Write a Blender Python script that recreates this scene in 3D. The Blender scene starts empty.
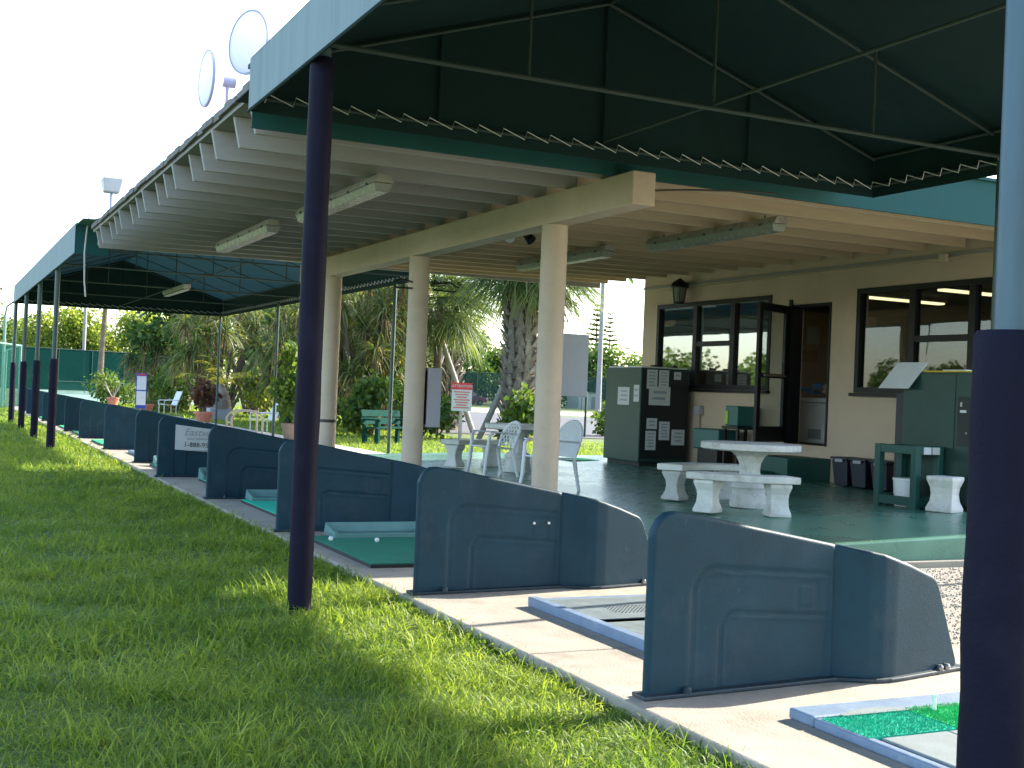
import bpy, bmesh, math, random
import numpy as np
from mathutils import Vector, Matrix
random.seed(7); rng = np.random.default_rng(7)
SC = bpy.context.scene
COL = SC.collection
PI = math.pi
ORG = {}

# ------------------------------------------------------------------ materials
def nodes_of(name):
    m = bpy.data.materials.new(name); m.use_nodes = True
    nt = m.node_tree; nt.nodes.clear()
    out = nt.nodes.new('ShaderNodeOutputMaterial')
    return m, nt, out

def mat(name, col, rough=.6, var=.15, scale=6., bump=.0, bscale=None, metal=0., spec=.5, obj=False,
        spot=None, spotamt=.0, spotscale=2., transl=0., tcol=None, stretch=None, sheen=0., scuff=None):
    m, nt, out = nodes_of(name); N = nt.nodes; L = nt.links
    p = N.new('ShaderNodeBsdfPrincipled')
    p.inputs['Roughness'].default_value = rough; p.inputs['Metallic'].default_value = metal
    p.inputs['Specular IOR Level'].default_value = spec
    if sheen: p.inputs['Sheen Weight'].default_value = sheen
    if obj:
        tc = N.new('ShaderNodeTexCoord'); oi = N.new('ShaderNodeObjectInfo')
        sc_ = N.new('ShaderNodeVectorMath'); sc_.operation = 'MULTIPLY_ADD'       # every copy gets its own wear
        cb_ = N.new('ShaderNodeCombineXYZ')
        for k_ in range(3): L.new(oi.outputs['Random'], cb_.inputs[k_])
        L.new(cb_.outputs[0], sc_.inputs[0]); sc_.inputs[1].default_value = (37, 61, 23); L.new(tc.outputs['Object'], sc_.inputs[2])
        vec = sc_.outputs[0]
    else:
        g = N.new('ShaderNodeNewGeometry'); vec = g.outputs['Position']
    if stretch:
        mp = N.new('ShaderNodeMapping'); mp.inputs['Scale'].default_value = stretch
        L.new(vec, mp.inputs['Vector']); vec = mp.outputs[0]
    n = N.new('ShaderNodeTexNoise'); n.inputs['Scale'].default_value = scale
    n.inputs['Detail'].default_value = 6; n.inputs['Roughness'].default_value = .65
    L.new(vec, n.inputs['Vector'])
    r = N.new('ShaderNodeValToRGB')
    r.color_ramp.elements[0].position = .3; r.color_ramp.elements[1].position = .7
    c = np.array(col)
    r.color_ramp.elements[0].color = (*np.clip(c*(1-var), 0, 1), 1)
    r.color_ramp.elements[1].color = (*np.clip(c*(1+var), 0, 1), 1)
    L.new(n.outputs['Fac'], r.inputs['Fac'])
    colout = r.outputs['Color']
    if spot is not None:
        n2 = N.new('ShaderNodeTexNoise'); n2.inputs['Scale'].default_value = spotscale
        n2.inputs['Detail'].default_value = 8; n2.inputs['Roughness'].default_value = .7
        L.new(vec, n2.inputs['Vector'])
        r2 = N.new('ShaderNodeValToRGB')
        r2.color_ramp.elements[0].position = .52; r2.color_ramp.elements[1].position = .68
        r2.color_ramp.elements[0].color = (0, 0, 0, 1); r2.color_ramp.elements[1].color = (spotamt,)*3 + (1,)
        L.new(n2.outputs['Fac'], r2.inputs['Fac'])
        mx = N.new('ShaderNodeMix'); mx.data_type = 'RGBA'
        L.new(r2.outputs['Color'], mx.inputs['Factor'])
        L.new(colout, mx.inputs[6]); mx.inputs[7].default_value = (*spot, 1)
        colout = mx.outputs[2]
    if scuff is not None:
        n3 = N.new('ShaderNodeTexNoise'); n3.inputs['Scale'].default_value = 16; n3.inputs['Detail'].default_value = 9; n3.inputs['Roughness'].default_value = .8
        mp3 = N.new('ShaderNodeMapping'); mp3.inputs['Scale'].default_value = (1, 1, .45); mp3.inputs['Rotation'].default_value = (0, .6, 0)
        L.new(vec, mp3.inputs['Vector']); L.new(mp3.outputs[0], n3.inputs['Vector'])
        r3 = N.new('ShaderNodeValToRGB'); r3.color_ramp.elements[0].position = .63; r3.color_ramp.elements[1].position = .72
        r3.color_ramp.elements[0].color = (0, 0, 0, 1); r3.color_ramp.elements[1].color = (.6, .6, .6, 1)
        L.new(n3.outputs['Fac'], r3.inputs['Fac'])
        mx3 = N.new('ShaderNodeMix'); mx3.data_type = 'RGBA'; L.new(r3.outputs['Color'], mx3.inputs['Factor'])
        L.new(colout, mx3.inputs[6]); mx3.inputs[7].default_value = (*scuff, 1); colout = mx3.outputs[2]
    if obj:
        hv = N.new('ShaderNodeHueSaturation'); mr_ = N.new('ShaderNodeMapRange'); mr_.inputs['To Min'].default_value = .8; mr_.inputs['To Max'].default_value = 1.2
        L.new(oi.outputs['Random'], mr_.inputs['Value']); L.new(mr_.outputs[0], hv.inputs['Value']); L.new(colout, hv.inputs['Color']); colout = hv.outputs[0]
    L.new(colout, p.inputs['Base Color'])
    rr = N.new('ShaderNodeMapRange'); rr.inputs['To Min'].default_value = max(.03, rough-.1); rr.inputs['To Max'].default_value = min(1, rough+.12)
    L.new(n.outputs['Fac'], rr.inputs['Value']); L.new(rr.outputs[0], p.inputs['Roughness'])
    if bump:
        nb = N.new('ShaderNodeTexNoise'); nb.inputs['Scale'].default_value = bscale or scale*6
        nb.inputs['Detail'].default_value = 5
        L.new(vec, nb.inputs['Vector'])
        b = N.new('ShaderNodeBump'); b.inputs['Strength'].default_value = bump; b.inputs['Distance'].default_value = .02
        L.new(nb.outputs['Fac'], b.inputs['Height']); L.new(b.outputs[0], p.inputs['Normal'])
    sh = p.outputs[0]
    if transl:
        t = N.new('ShaderNodeBsdfTranslucent')
        if tcol is not None: t.inputs['Color'].default_value = (*tcol, 1)
        else: L.new(colout, t.inputs['Color'])
        ms = N.new('ShaderNodeMixShader'); ms.inputs[0].default_value = transl
        L.new(sh, ms.inputs[1]); L.new(t.outputs[0], ms.inputs[2]); sh = ms.outputs[0]
    L.new(sh, out.inputs['Surface'])
    return m

def emis(name, col, s):
    m, nt, out = nodes_of(name); e = nt.nodes.new('ShaderNodeEmission')
    e.inputs['Color'].default_value = (*col, 1); e.inputs['Strength'].default_value = s
    nt.links.new(e.outputs[0], out.inputs['Surface']); return m

def glassm(name, tint=(.80, .84, .84), r0=.26):
    m, nt, out = nodes_of(name); N = nt.nodes; L = nt.links
    # Schlick reflectance, the same on both faces of the pane
    ge = N.new('ShaderNodeNewGeometry'); dt = N.new('ShaderNodeVectorMath'); dt.operation = 'DOT_PRODUCT'
    L.new(ge.outputs['Incoming'], dt.inputs[0]); L.new(ge.outputs['Normal'], dt.inputs[1])
    ab = N.new('ShaderNodeMath'); ab.operation = 'ABSOLUTE'; L.new(dt.outputs['Value'], ab.inputs[0])
    om = N.new('ShaderNodeMath'); om.operation = 'SUBTRACT'; om.inputs[0].default_value = 1; L.new(ab.outputs[0], om.inputs[1])
    pw = N.new('ShaderNodeMath'); pw.operation = 'POWER'; L.new(om.outputs[0], pw.inputs[0]); pw.inputs[1].default_value = 5
    mm = N.new('ShaderNodeMath'); mm.operation = 'MULTIPLY_ADD'; mm.use_clamp = True; mm.inputs[1].default_value = 1-r0; mm.inputs[2].default_value = r0
    L.new(pw.outputs[0], mm.inputs[0])
    t = N.new('ShaderNodeBsdfTransparent'); t.inputs['Color'].default_value = (*tint, 1)
    g = N.new('ShaderNodeBsdfGlossy'); g.inputs['Roughness'].default_value = .015
    nz = N.new('ShaderNodeTexNoise'); nz.inputs['Scale'].default_value = 1.3
    gg = N.new('ShaderNodeNewGeometry'); L.new(gg.outputs['Position'], nz.inputs['Vector'])
    b = N.new('ShaderNodeBump'); b.inputs['Strength'].default_value = .03; b.inputs['Distance'].default_value = .02
    L.new(nz.outputs['Fac'], b.inputs['Height']); L.new(b.outputs[0], g.inputs['Normal'])
    ms = N.new('ShaderNodeMixShader'); L.new(mm.outputs[0], ms.inputs[0])
    L.new(t.outputs[0], ms.inputs[1]); L.new(g.outputs[0], ms.inputs[2])
    L.new(ms.outputs[0], out.inputs['Surface']); return m

def meshfence(name, col, cover):
    m, nt, out = nodes_of(name); N = nt.nodes; L = nt.links
    d = N.new('ShaderNodeBsdfDiffuse'); d.inputs['Color'].default_value = (*col, 1)
    t = N.new('ShaderNodeBsdfTransparent')
    n = N.new('ShaderNodeTexNoise'); n.inputs['Scale'].default_value = .6; n.inputs['Detail'].default_value = 4
    g = N.new('ShaderNodeNewGeometry'); L.new(g.outputs['Position'], n.inputs['Vector'])
    mr = N.new('ShaderNodeMapRange'); mr.inputs['To Min'].default_value = cover-.15; mr.inputs['To Max'].default_value = min(1, cover+.15)
    L.new(n.outputs['Fac'], mr.inputs['Value'])
    ms = N.new('ShaderNodeMixShader'); L.new(mr.outputs[0], ms.inputs[0])
    L.new(t.outputs[0], ms.inputs[1]); L.new(d.outputs[0], ms.inputs[2])
    L.new(ms.outputs[0], out.inputs['Surface']); return m

def leafm(name, a, b, transl=.35, scale=.9, rough=.5):
    """foliage: hue drifts between two leaf colours, thin leaves let light through"""
    m, nt, out = nodes_of(name); N = nt.nodes; L = nt.links
    g = N.new('ShaderNodeNewGeometry')
    n = N.new('ShaderNodeTexNoise'); n.inputs['Scale'].default_value = scale; n.inputs['Detail'].default_value = 3
    L.new(g.outputs['Position'], n.inputs['Vector'])
    ad = N.new('ShaderNodeMath'); ad.operation = 'MULTIPLY_ADD'; ad.inputs[1].default_value = .45; ad.inputs[2].default_value = -.22
    L.new(g.outputs['Random Per Island'], ad.inputs[0])
    sm = N.new('ShaderNodeMath'); sm.operation = 'ADD'; L.new(n.outputs['Fac'], sm.inputs[0]); L.new(ad.outputs[0], sm.inputs[1])
    r = N.new('ShaderNodeValToRGB'); r.color_ramp.elements[0].position = .3; r.color_ramp.elements[1].position = .7
    r.color_ramp.elements[0].color = (*a, 1); r.color_ramp.elements[1].color = (*b, 1)
    L.new(sm.outputs[0], r.inputs['Fac'])
    p = N.new('ShaderNodeBsdfPrincipled'); p.inputs['Roughness'].default_value = rough; p.inputs['Specular IOR Level'].default_value = .3
    L.new(r.outputs['Color'], p.inputs['Base Color'])
    t = N.new('ShaderNodeBsdfTranslucent')
    hs = N.new('ShaderNodeMix'); hs.data_type = 'RGBA'; hs.blend_type = 'MULTIPLY'; hs.inputs['Factor'].default_value = 1
    L.new(r.outputs['Color'], hs.inputs[6]); hs.inputs[7].default_value = (1.6, 1.5, .7, 1)
    L.new(hs.outputs[2], t.inputs['Color'])
    ms = N.new('ShaderNodeMixShader'); ms.inputs[0].default_value = transl
    L.new(p.outputs[0], ms.inputs[1]); L.new(t.outputs[0], ms.inputs[2])
    L.new(ms.outputs[0], out.inputs['Surface']); return m

M = {}
M['concrete'] = mat('concrete', (.37, .325, .265), .88, .16, 2.5, .3, 70, spot=(.22, .19, .15), spotamt=.6, spotscale=2.2, scuff=(.20, .175, .14))
M['slab'] = mat('green_floor_paint', (.09, .225, .165), .27, .22, 1.2, .05, 40, spec=.55, spot=(.13, .235, .19), spotamt=.5, spotscale=.7, scuff=(.06, .13, .105))
M['soil'] = mat('lawn_soil', (.10, .145, .035), .95, .35, .7, .5, 30, spot=(.12, .13, .035), spotamt=.6, spotscale=.25)
M['gravel'] = mat('gravel', (.31, .28, .235), .95, .35, 45, .9, 70)
M['pebble'] = mat('pebble', (.36, .33, .29), .85, .4, 8)
M['asphalt'] = mat('asphalt', (.10, .10, .11), .9, .15, 2, .2, 60)
M['sand'] = mat('pale_path', (.55, .48, .40), .9, .12, 1)
M['court'] = mat('court_surface', (.16, .26, .20), .8, .1, .2)
M['poly'] = mat('divider_plastic', (.012, .042, .064), .50, .16, 3.5, .10, 120, obj=True, spot=(.04, .065, .085), spotamt=.4, spotscale=3.2, spec=.2, scuff=(.10, .12, .125))
M['polyedge'] = mat('divider_flange', (.013, .03, .042), .5, .2, 8, obj=True, spot=(.13, .12, .10), spotamt=.4, spotscale=6)
M['steel'] = mat('bolt_steel', (.28, .28, .28), .35, .1, 20, metal=1.)
M['blue'] = mat('blue_rubber', (.15, .22, .32), .5, .12, 8, .1, 60, spot=(.30, .36, .44), spotamt=.5, spotscale=5)
M['greymat'] = mat('grey_stance_mat', (.165, .205, .215), .8, .18, 7, .2, 200)
M['turf'] = mat('green_turf', (.02, .60, .20), .95, .25, 30, .6, 400)
M['turfb'] = mat('teal_turf', (.012, .56, .36), .95, .2, 30, .6, 400)
M['turf_dark'] = mat('worn_green_mat', (.010, .20, .12), .9, .14, 5, .35, 300)
M['black'] = mat('black_rubber', (.015, .015, .017), .6, .2, 10)
M['traygreen'] = mat('ball_tray_plastic', (.12, .25, .24), .45, .12, 6)
M['ball'] = mat('golf_ball', (.8, .8, .76), .4, .04, 30, .2, 150)
M['pad'] = mat('navy_foam_pad', (.010, .0085, .022), .65, .15, 3, .12, 90, spot=(.022, .02, .034), spotamt=.5, spotscale=3, spec=.12)
M['postgreen'] = mat('dark_green_steel', (.022, .06, .055), .4, .2, 5, spec=.5)
M['galv'] = mat('painted_pipe', (.065, .115, .145), .42, .14, 4, .04, 40, metal=.15, stretch=(1, 1, .25), spot=(.05, .05, .06), spotamt=.5, spotscale=2.5)
M['framepipe'] = mat('frame_pipe', (.030, .05, .043), .75, .15, 6)
M['fabric'] = mat('dark_green_awning', (.005, .023, .023), .75, .2, .9, .25, 5, spec=.25, spot=(.010, .034, .033), spotamt=.6, spotscale=.8)
M['fabric2'] = mat('thin_green_awning', (.008, .036, .055), .75, .15, 1.5, .1, 6, spec=.25, transl=.34, tcol=(.13, .24, .27))
M['valance'] = mat('faded_skylit_awning', (.22, .28, .30), .7, .13, 1.2, .15, 3, stretch=(1, 4, .25), spot=(.13, .19, .20), spotamt=.45, spotscale=1.4, spec=.3)  # faded canvas; sky glare on its face also put into the colour
M['lace'] = mat('white_cord', (.6, .6, .56), .8, .1, 10)
M['cream'] = mat('cream_paint', (.55, .435, .33), .75, .07, 2.5, .12, 50, spot=(.36, .29, .22), spotamt=.35, spotscale=1.8)
M['wall'] = mat('wall_stucco', (.52, .40, .295), .85, .06, 2, .3, 90, spot=(.31, .26, .20), spotamt=.3, spotscale=.8)
M['rafter_warmlit'] = mat('warmlit_rafter_paint', (.50, .385, .26), .7, .08, 3, .1, 30, stretch=(.3, 3, 3), spot=(.36, .27, .18), spotamt=.4, spotscale=1.2)  # same rafter paint, warmer light under the porch put into the colour
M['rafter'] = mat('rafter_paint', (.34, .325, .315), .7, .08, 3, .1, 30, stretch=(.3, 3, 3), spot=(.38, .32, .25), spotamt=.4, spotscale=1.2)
M['deck'] = mat('deck_paint', (.27, .255, .235), .8, .12, 2, stretch=(.4, 3, 1))
M['roofing'] = mat('roof_membrane', (.19, .17, .16), .9, .2, 4, .4, 20)
M['fascia'] = mat('green_fascia_paint', (.016, .085, .082), .7, .1, 2, spec=.2)
M['frame'] = mat('dark_aluminium', (.009, .0085, .0095), .45, .2, 5, spec=.3)
M['glass'] = glassm('window_glass', r0=.055); M['glass_film'] = glassm('mirror_film_glass', r0=.32)
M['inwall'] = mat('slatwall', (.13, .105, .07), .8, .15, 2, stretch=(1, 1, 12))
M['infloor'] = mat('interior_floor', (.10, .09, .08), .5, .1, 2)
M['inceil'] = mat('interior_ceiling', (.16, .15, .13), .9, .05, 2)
M['warmlamp'] = emis('warm_ceiling_lamp', (1., .78, .42), .6)
M['white'] = mat('white_enamel', (.66, .67, .68), .4, .06, 4)
M['fixture'] = mat('fixture_enamel', (.38, .35, .31), .5, .14, 6, spot=(.16, .08, .04), spotamt=.8, spotscale=5)
M['lens'] = mat('ribbed_acrylic', (.36, .37, .32), .25, .06, 20, transl=.3)
M['machine'] = mat('green_machine_paint', (.014, .052, .042), .40, .18, 2.5, spec=.35, spot=(.045, .09, .078), spotamt=.35, spotscale=1.6)
M['machinedark'] = mat('dark_machine_front', (.004, .008, .0085), .5, .2, 3)
M['paper'] = mat('paper', (.56, .57, .57), .9, .05, 5)
M['ink'] = mat('ink', (.05, .05, .06), .9, .05, 5)
M['redink'] = mat('red_sign_paint', (.55, .045, .04), .6, .08, 5)
M['pinkink'] = mat('red_print', (.55, .16, .12), .8, .08, 5)
M['stone'] = mat('white_cast_stone', (.62, .61, .57), .85, .10, 5, .35, 60, spot=(.30, .28, .24), spotamt=.6, spotscale=4, obj=True)
M['resin'] = mat('white_resin', (.70, .71, .72), .38, .04, 5, obj=True)
M['woodgreen'] = mat('green_timber', (.008, .07, .055), .5, .15, 4, .1, 30, stretch=(4, 4, .6))
M['bench'] = mat('bench_green', (.006, .055, .042), .8, .15, 4, spec=.08)
M['bin'] = mat('navy_plastic', (.010, .010, .022), .45, .15, 6)
M['terra'] = mat('terracotta', (.50, .19, .12), .8, .15, 5, .15, 40)
M['barrel'] = mat('brown_tub', (.20, .15, .12), .8, .25, 5, .2, 20)
M['greybox'] = mat('grey_panel', (.30, .32, .36), .5, .06, 3)
M['lilac'] = mat('panel_side', (.36, .34, .38), .5, .06, 3)
M['bronze'] = mat('dark_bronze', (.02, .018, .016), .45, .2, 8, metal=.5)
M['lampglass'] = mat('seeded_glass', (.16, .16, .15), .2, .2, 30)
M['disc'] = mat('frosted_lens', (.75, .77, .82), .3, .04, 3, transl=.6, tcol=(.9, .92, 1.))
M['rim'] = mat('lens_rim', (.30, .31, .45), .4, .1, 5)
M['cablem'] = mat('cable', (.05, .045, .04), .6, .1, 5)
M['whitewire'] = mat('white_wire', (.5, .52, .5), .6, .1, 5)
M['bark'] = mat('bark', (.16, .12, .085), .95, .3, 4, .7, 20)
M['palmbark'] = mat('palm_boots', (.21, .18, .15), .95, .35, 3, .5, 20, spot=(.46, .41, .35), spotamt=.6, spotscale=2.5)
M['brace'] = mat('weathered_lumber', (.36, .33, .30), .9, .15, 3, .3, 20)
M['teal'] = mat('teal_plastic', (.008, .10, .09), .4, .12, 5)
M['carpaint'] = mat('maroon_car_paint', (.32, .06, .14), .3, .05, 3, metal=.3)
M['carglass'] = mat('car_glass', (.35, .38, .40), .15, .05, 3)
M['tyre'] = mat('tyre', (.02, .02, .02), .8, .1, 9)
M['screen'] = meshfence('windscreen_mesh', (.006, .036, .032), .88)
M['chain'] = meshfence('chainlink_mesh', (.03, .07, .06), .42)
M['net'] = meshfence('netting', (.02, .09, .07), .25)
M['polegreen'] = mat('light_green_pole', (.16, .33, .26), .5, .1, 3)
M['polegrey'] = mat('grey_pole', (.28, .27, .26), .6, .1, 3)
M['grass'] = leafm('grass_blade', (.12, .22, .032), (.28, .365, .07), .5, .9, .5)
M['lf_dark'] = leafm('dark_foliage', (.03, .075, .018), (.09, .16, .035), .38)
M['lf_mid'] = leafm('mid_foliage', (.05, .11, .025), (.14, .21, .045), .42)
M['lf_bright'] = leafm('bright_foliage', (.12, .19, .03), (.30, .35, .07), .5)
M['lf_olive'] = leafm('olive_straps', (.06, .10, .03), (.18, .21, .08), .42)
M['lf_dry'] = leafm('dry_straps', (.22, .15, .08), (.42, .33, .19), .42)
M['lf_blue'] = leafm('fan_fronds', (.06, .10, .045), (.17, .23, .09), .45)
M['lf_yellow'] = leafm('yellow_frond', (.38, .36, .05), (.55, .50, .09), .45)
M['lf_red'] = leafm('bronze_leaves', (.06, .025, .02), (.13, .06, .035), .30)
M['redcloth'] = mat('red_goods', (.30, .04, .03), .8, .2, 5)
M['bluebag'] = mat('blue_goods', (.05, .16, .34), .7, .2, 5)
M['tan'] = mat('tan_goods', (.45, .33, .2), .8, .25, 5)

# ------------------------------------------------------------------ mesh helpers
class MB:
    def __init__(s): s.v = []; s.f = []
    def add(s, vs, fs):
        b = len(s.v); s.v += [tuple(map(float, v)) for v in vs]; s.f += [tuple(b+i for i in f) for f in fs]; return s
    def box(s, x0, x1, y0, y1, z0, z1):
        return s.add([(x0,y0,z0),(x1,y0,z0),(x1,y1,z0),(x0,y1,z0),(x0,y0,z1),(x1,y0,z1),(x1,y1,z1),(x0,y1,z1)],
                     [(3,2,1,0),(4,5,6,7),(0,1,5,4),(1,2,6,5),(2,3,7,6),(3,0,4,7)])
    def hexa(s, p):   # 8 points, bottom 4 ccw, top 4 ccw
        return s.add(p, [(3,2,1,0),(4,5,6,7),(0,1,5,4),(1,2,6,5),(2,3,7,6),(3,0,4,7)])
    def obox(s, c, size, rot):
        sx, sy, sz = [q/2 for q in size]; c = Vector(c)
        ps = [(-sx,-sy,-sz),(sx,-sy,-sz),(sx,sy,-sz),(-sx,sy,-sz),(-sx,-sy,sz),(sx,-sy,sz),(sx,sy,sz),(-sx,sy,sz)]
        return s.hexa([c + rot @ Vector(p) for p in ps])
    def beam(s, a, b, w, h, up=(0,0,1)):
        a = Vector(a); b = Vector(b); d = (b-a).normalized(); u = Vector(up)
        x = d.cross(u)
        if x.length < 1e-4: x = Vector((1,0,0))
        x.normalize(); u = x.cross(d)
        x *= w/2; u *= h/2
        return s.hexa([a-x-u, a+x-u, b+x-u, b-x-u, a-x+u, a+x+u, b+x+u, b-x+u])
    def tube(s, pts, r, n=8, caps=True):
        pts = [Vector(p) for p in pts]; k = len(pts)
        rs = r if isinstance(r, (list, tuple)) else [r]*k
        rings = []; px = None
        for i, p in enumerate(pts):
            d = (pts[min(i+1,k-1)] - pts[max(i-1,0)]).normalized()
            if px is None:
                px = d.cross(Vector((0,0,1)))
                if px.length < 1e-3: px = Vector((1,0,0))
            px = (px - d*px.dot(d)).normalized(); py = d.cross(px)
            rings.append([p + px*(rs[i]*math.cos(2*PI*j/n)) + py*(rs[i]*math.sin(2*PI*j/n)) for j in range(n)])
        vs = [q for ring in rings for q in ring]; fs = []
        for i in range(k-1):
            for j in range(n): fs.append((i*n+j, i*n+(j+1)%n, (i+1)*n+(j+1)%n, (i+1)*n+j))
        if caps: fs += [tuple(range(n))[::-1], tuple((k-1)*n+j for j in range(n))]
        return s.add(vs, fs)
    def lathe(s, prof, c=(0,0,0), n=24, sq=0):
        vs = []; fs = []; k = len(prof)
        for (r, z) in prof:
            for j in range(n):
                a = 2*PI*j/n; vs.append((c[0]+r*math.cos(a), c[1]+r*math.sin(a), c[2]+z))
        for i in range(k-1):
            for j in range(n): fs.append((i*n+j, i*n+(j+1)%n, (i+1)*n+(j+1)%n, (i+1)*n+j))
        fs += [tuple(range(n))[::-1], tuple((k-1)*n+j for j in range(n))]
        return s.add(vs, fs)
    def prism(s, poly, z0, z1):   # xy polygon, ccw
        n = len(poly)
        vs = [(x,y,z0) for x,y in poly] + [(x,y,z1) for x,y in poly]
        fs = [tuple(range(n))[::-1], tuple(range(n,2*n))] + [(i,(i+1)%n,n+(i+1)%n,n+i) for i in range(n)]
        return s.add(vs, fs)
    def sheet(s, p, t):           # quad with thickness t along its normal
        p = [Vector(q) for q in p]; nrm = (p[1]-p[0]).cross(p[3]-p[0]).normalized()*t
        return s.hexa(p + [q+nrm for q in p])
    def build(s, name, m, parent=None, bevel=0., smooth=False, seg=2):
        o = Vector(ORG[parent]) if parent in ORG else Vector((0,0,0))
        me = bpy.data.meshes.new(name)
        me.from_pydata([tuple(Vector(v)-o) for v in s.v], [], s.f)
        bm = bmesh.new(); bm.from_mesh(me); bmesh.ops.recalc_face_normals(bm, faces=bm.faces); bm.to_mesh(me); bm.free()
        me.materials.append(m)
        ob = bpy.data.objects.new(name, me); COL.objects.link(ob)
        if parent: ob.parent = parent
        ORG[ob] = o
        if smooth:
            me.shade_smooth()
            try: me.set_sharp_from_angle(angle=math.radians(38))
            except Exception: pass
        if bevel:
            b = ob.modifiers.new('edge', 'BEVEL'); b.width = bevel; b.segments = seg; b.limit_method = 'ANGLE'; b.angle_limit = math.radians(40)
        return ob

def np_mesh(name, V, F, m, parent=None, smooth=False):
    """V (n,3), F (k,3|4) int arrays -> one mesh object"""
    o = np.array(ORG[parent]) if parent in ORG else np.zeros(3)
    me = bpy.data.meshes.new(name)
    V = np.asarray(V, dtype=np.float32) - o.astype(np.float32); F = np.asarray(F, dtype=np.int32)
    me.vertices.add(len(V)); me.vertices.foreach_set('co', V.ravel())
    me.loops.add(F.size); me.loops.foreach_set('vertex_index', F.ravel())
    me.polygons.add(len(F)); me.polygons.foreach_set('loop_start', np.arange(0, F.size, F.shape[1], dtype=np.int32))
    me.update(calc_edges=True); me.validate()
    me.materials.append(m)
    ob = bpy.data.objects.new(name, me); COL.objects.link(ob)
    if parent: ob.parent = parent
    ORG[ob] = Vector(o)
    if smooth: me.shade_smooth()
    return ob

def thing(name, label, cat, loc=(0,0,0), group=None):
    o = bpy.data.objects.new(name, None); COL.objects.link(o); o.empty_display_size = .2
    o.location = loc; o['label'] = label; o['category'] = cat
    if group: o['group'] = group
    ORG[o] = Vector(loc); return o
def tag(o, label, cat, group=None, kind=None):
    o['label'] = label; o['category'] = cat
    if group: o['group'] = group
    if kind: o['kind'] = kind
    return o
def struct(o, label=None):
    o['kind'] = 'structure'
    if label: o['label'] = label
    return o
def recenter(o):
    """put a single-mesh thing's origin at the base centre of its mesh"""
    vs = np.array([v.co[:] for v in o.data.vertices]); c = (vs.min(0)+vs.max(0))/2; c[2] = vs[:,2].min()
    o.data.transform(Matrix.Translation(-Vector(c))); o.location = Vector(c); return o
def copy_tree(o, parent=None):
    c = o.copy(); COL.objects.link(c)
    if parent: c.parent = parent
    for ch in list(o.children): copy_tree(ch, c)
    return c
def place(o, loc, rz=0, label=None, group=None):
    o.location = loc; o.rotation_euler = (0,0,rz)
    if label: o['label'] = label
    if group: o['group'] = group
    return o
def text_mesh(name, body, size, m, parent, origin, ux, uz, depth=.002, align='CENTER', shear=0.):
    """flat letters: ux = reading direction, uz = up, origin = centre of the line (world)"""
    cu = bpy.data.curves.new(name, 'FONT'); cu.body = body; cu.size = size; cu.extrude = depth
    cu.shear = shear; cu.align_x = align; cu.align_y = 'CENTER'; cu.resolution_u = 2
    tmp = bpy.data.objects.new(name, cu); COL.objects.link(tmp)
    dg = bpy.context.evaluated_depsgraph_get(); dg.update()
    me = bpy.data.meshes.new_from_object(tmp.evaluated_get(dg)); bpy.data.objects.remove(tmp)
    ux = Vector(ux).normalized(); uz = Vector(uz).normalized(); un = ux.cross(uz)
    R = Matrix((ux, uz, un)).transposed().to_4x4()
    o = Vector(ORG[parent])
    me.transform(Matrix.Translation(Vector(origin)-o) @ R)
    me.materials.clear(); me.materials.append(m); me.name = name
    ob = bpy.data.objects.new(name, me); COL.objects.link(ob); ob.parent = parent; ORG[ob] = o
    return ob

# ------------------------------------------------------------------ foliage helpers
def leaf_cloud(centres, radii, n, size, seed=0, flat=.75):
    r = np.random.default_rng(seed)
    centres = np.asarray(centres, float); radii = np.asarray(radii, float)
    w = radii**2; idx = r.choice(len(centres), n, p=w/w.sum())
    d = r.normal(size=(n,3)); d /= np.linalg.norm(d, axis=1)[:,None]
    rad = radii[idx]*(.35+.65*np.sqrt(r.random(n)))*(1+.18*r.normal(size=n))
    d2 = d.copy(); d2[:,2] *= flat
    P = centres[idx] + d2*rad[:,None]
    a = r.normal(size=(n,3)) + d*.6; a[:,2] -= .4; a /= np.linalg.norm(a, axis=1)[:,None]
    b = np.cross(a, r.normal(size=(n,3))); b /= np.linalg.norm(b, axis=1)[:,None]
    L = size*(.6+.8*r.random(n)); W = L*(.32+.2*r.random(n))
    V = np.stack([P, P+a*(L*.5)[:,None]+b*W[:,None], P+a*L[:,None], P+a*(L*.5)[:,None]-b*W[:,None]], 1).reshape(-1,3)
    F = np.arange(4*n).reshape(-1,4)
    return V, F
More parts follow.
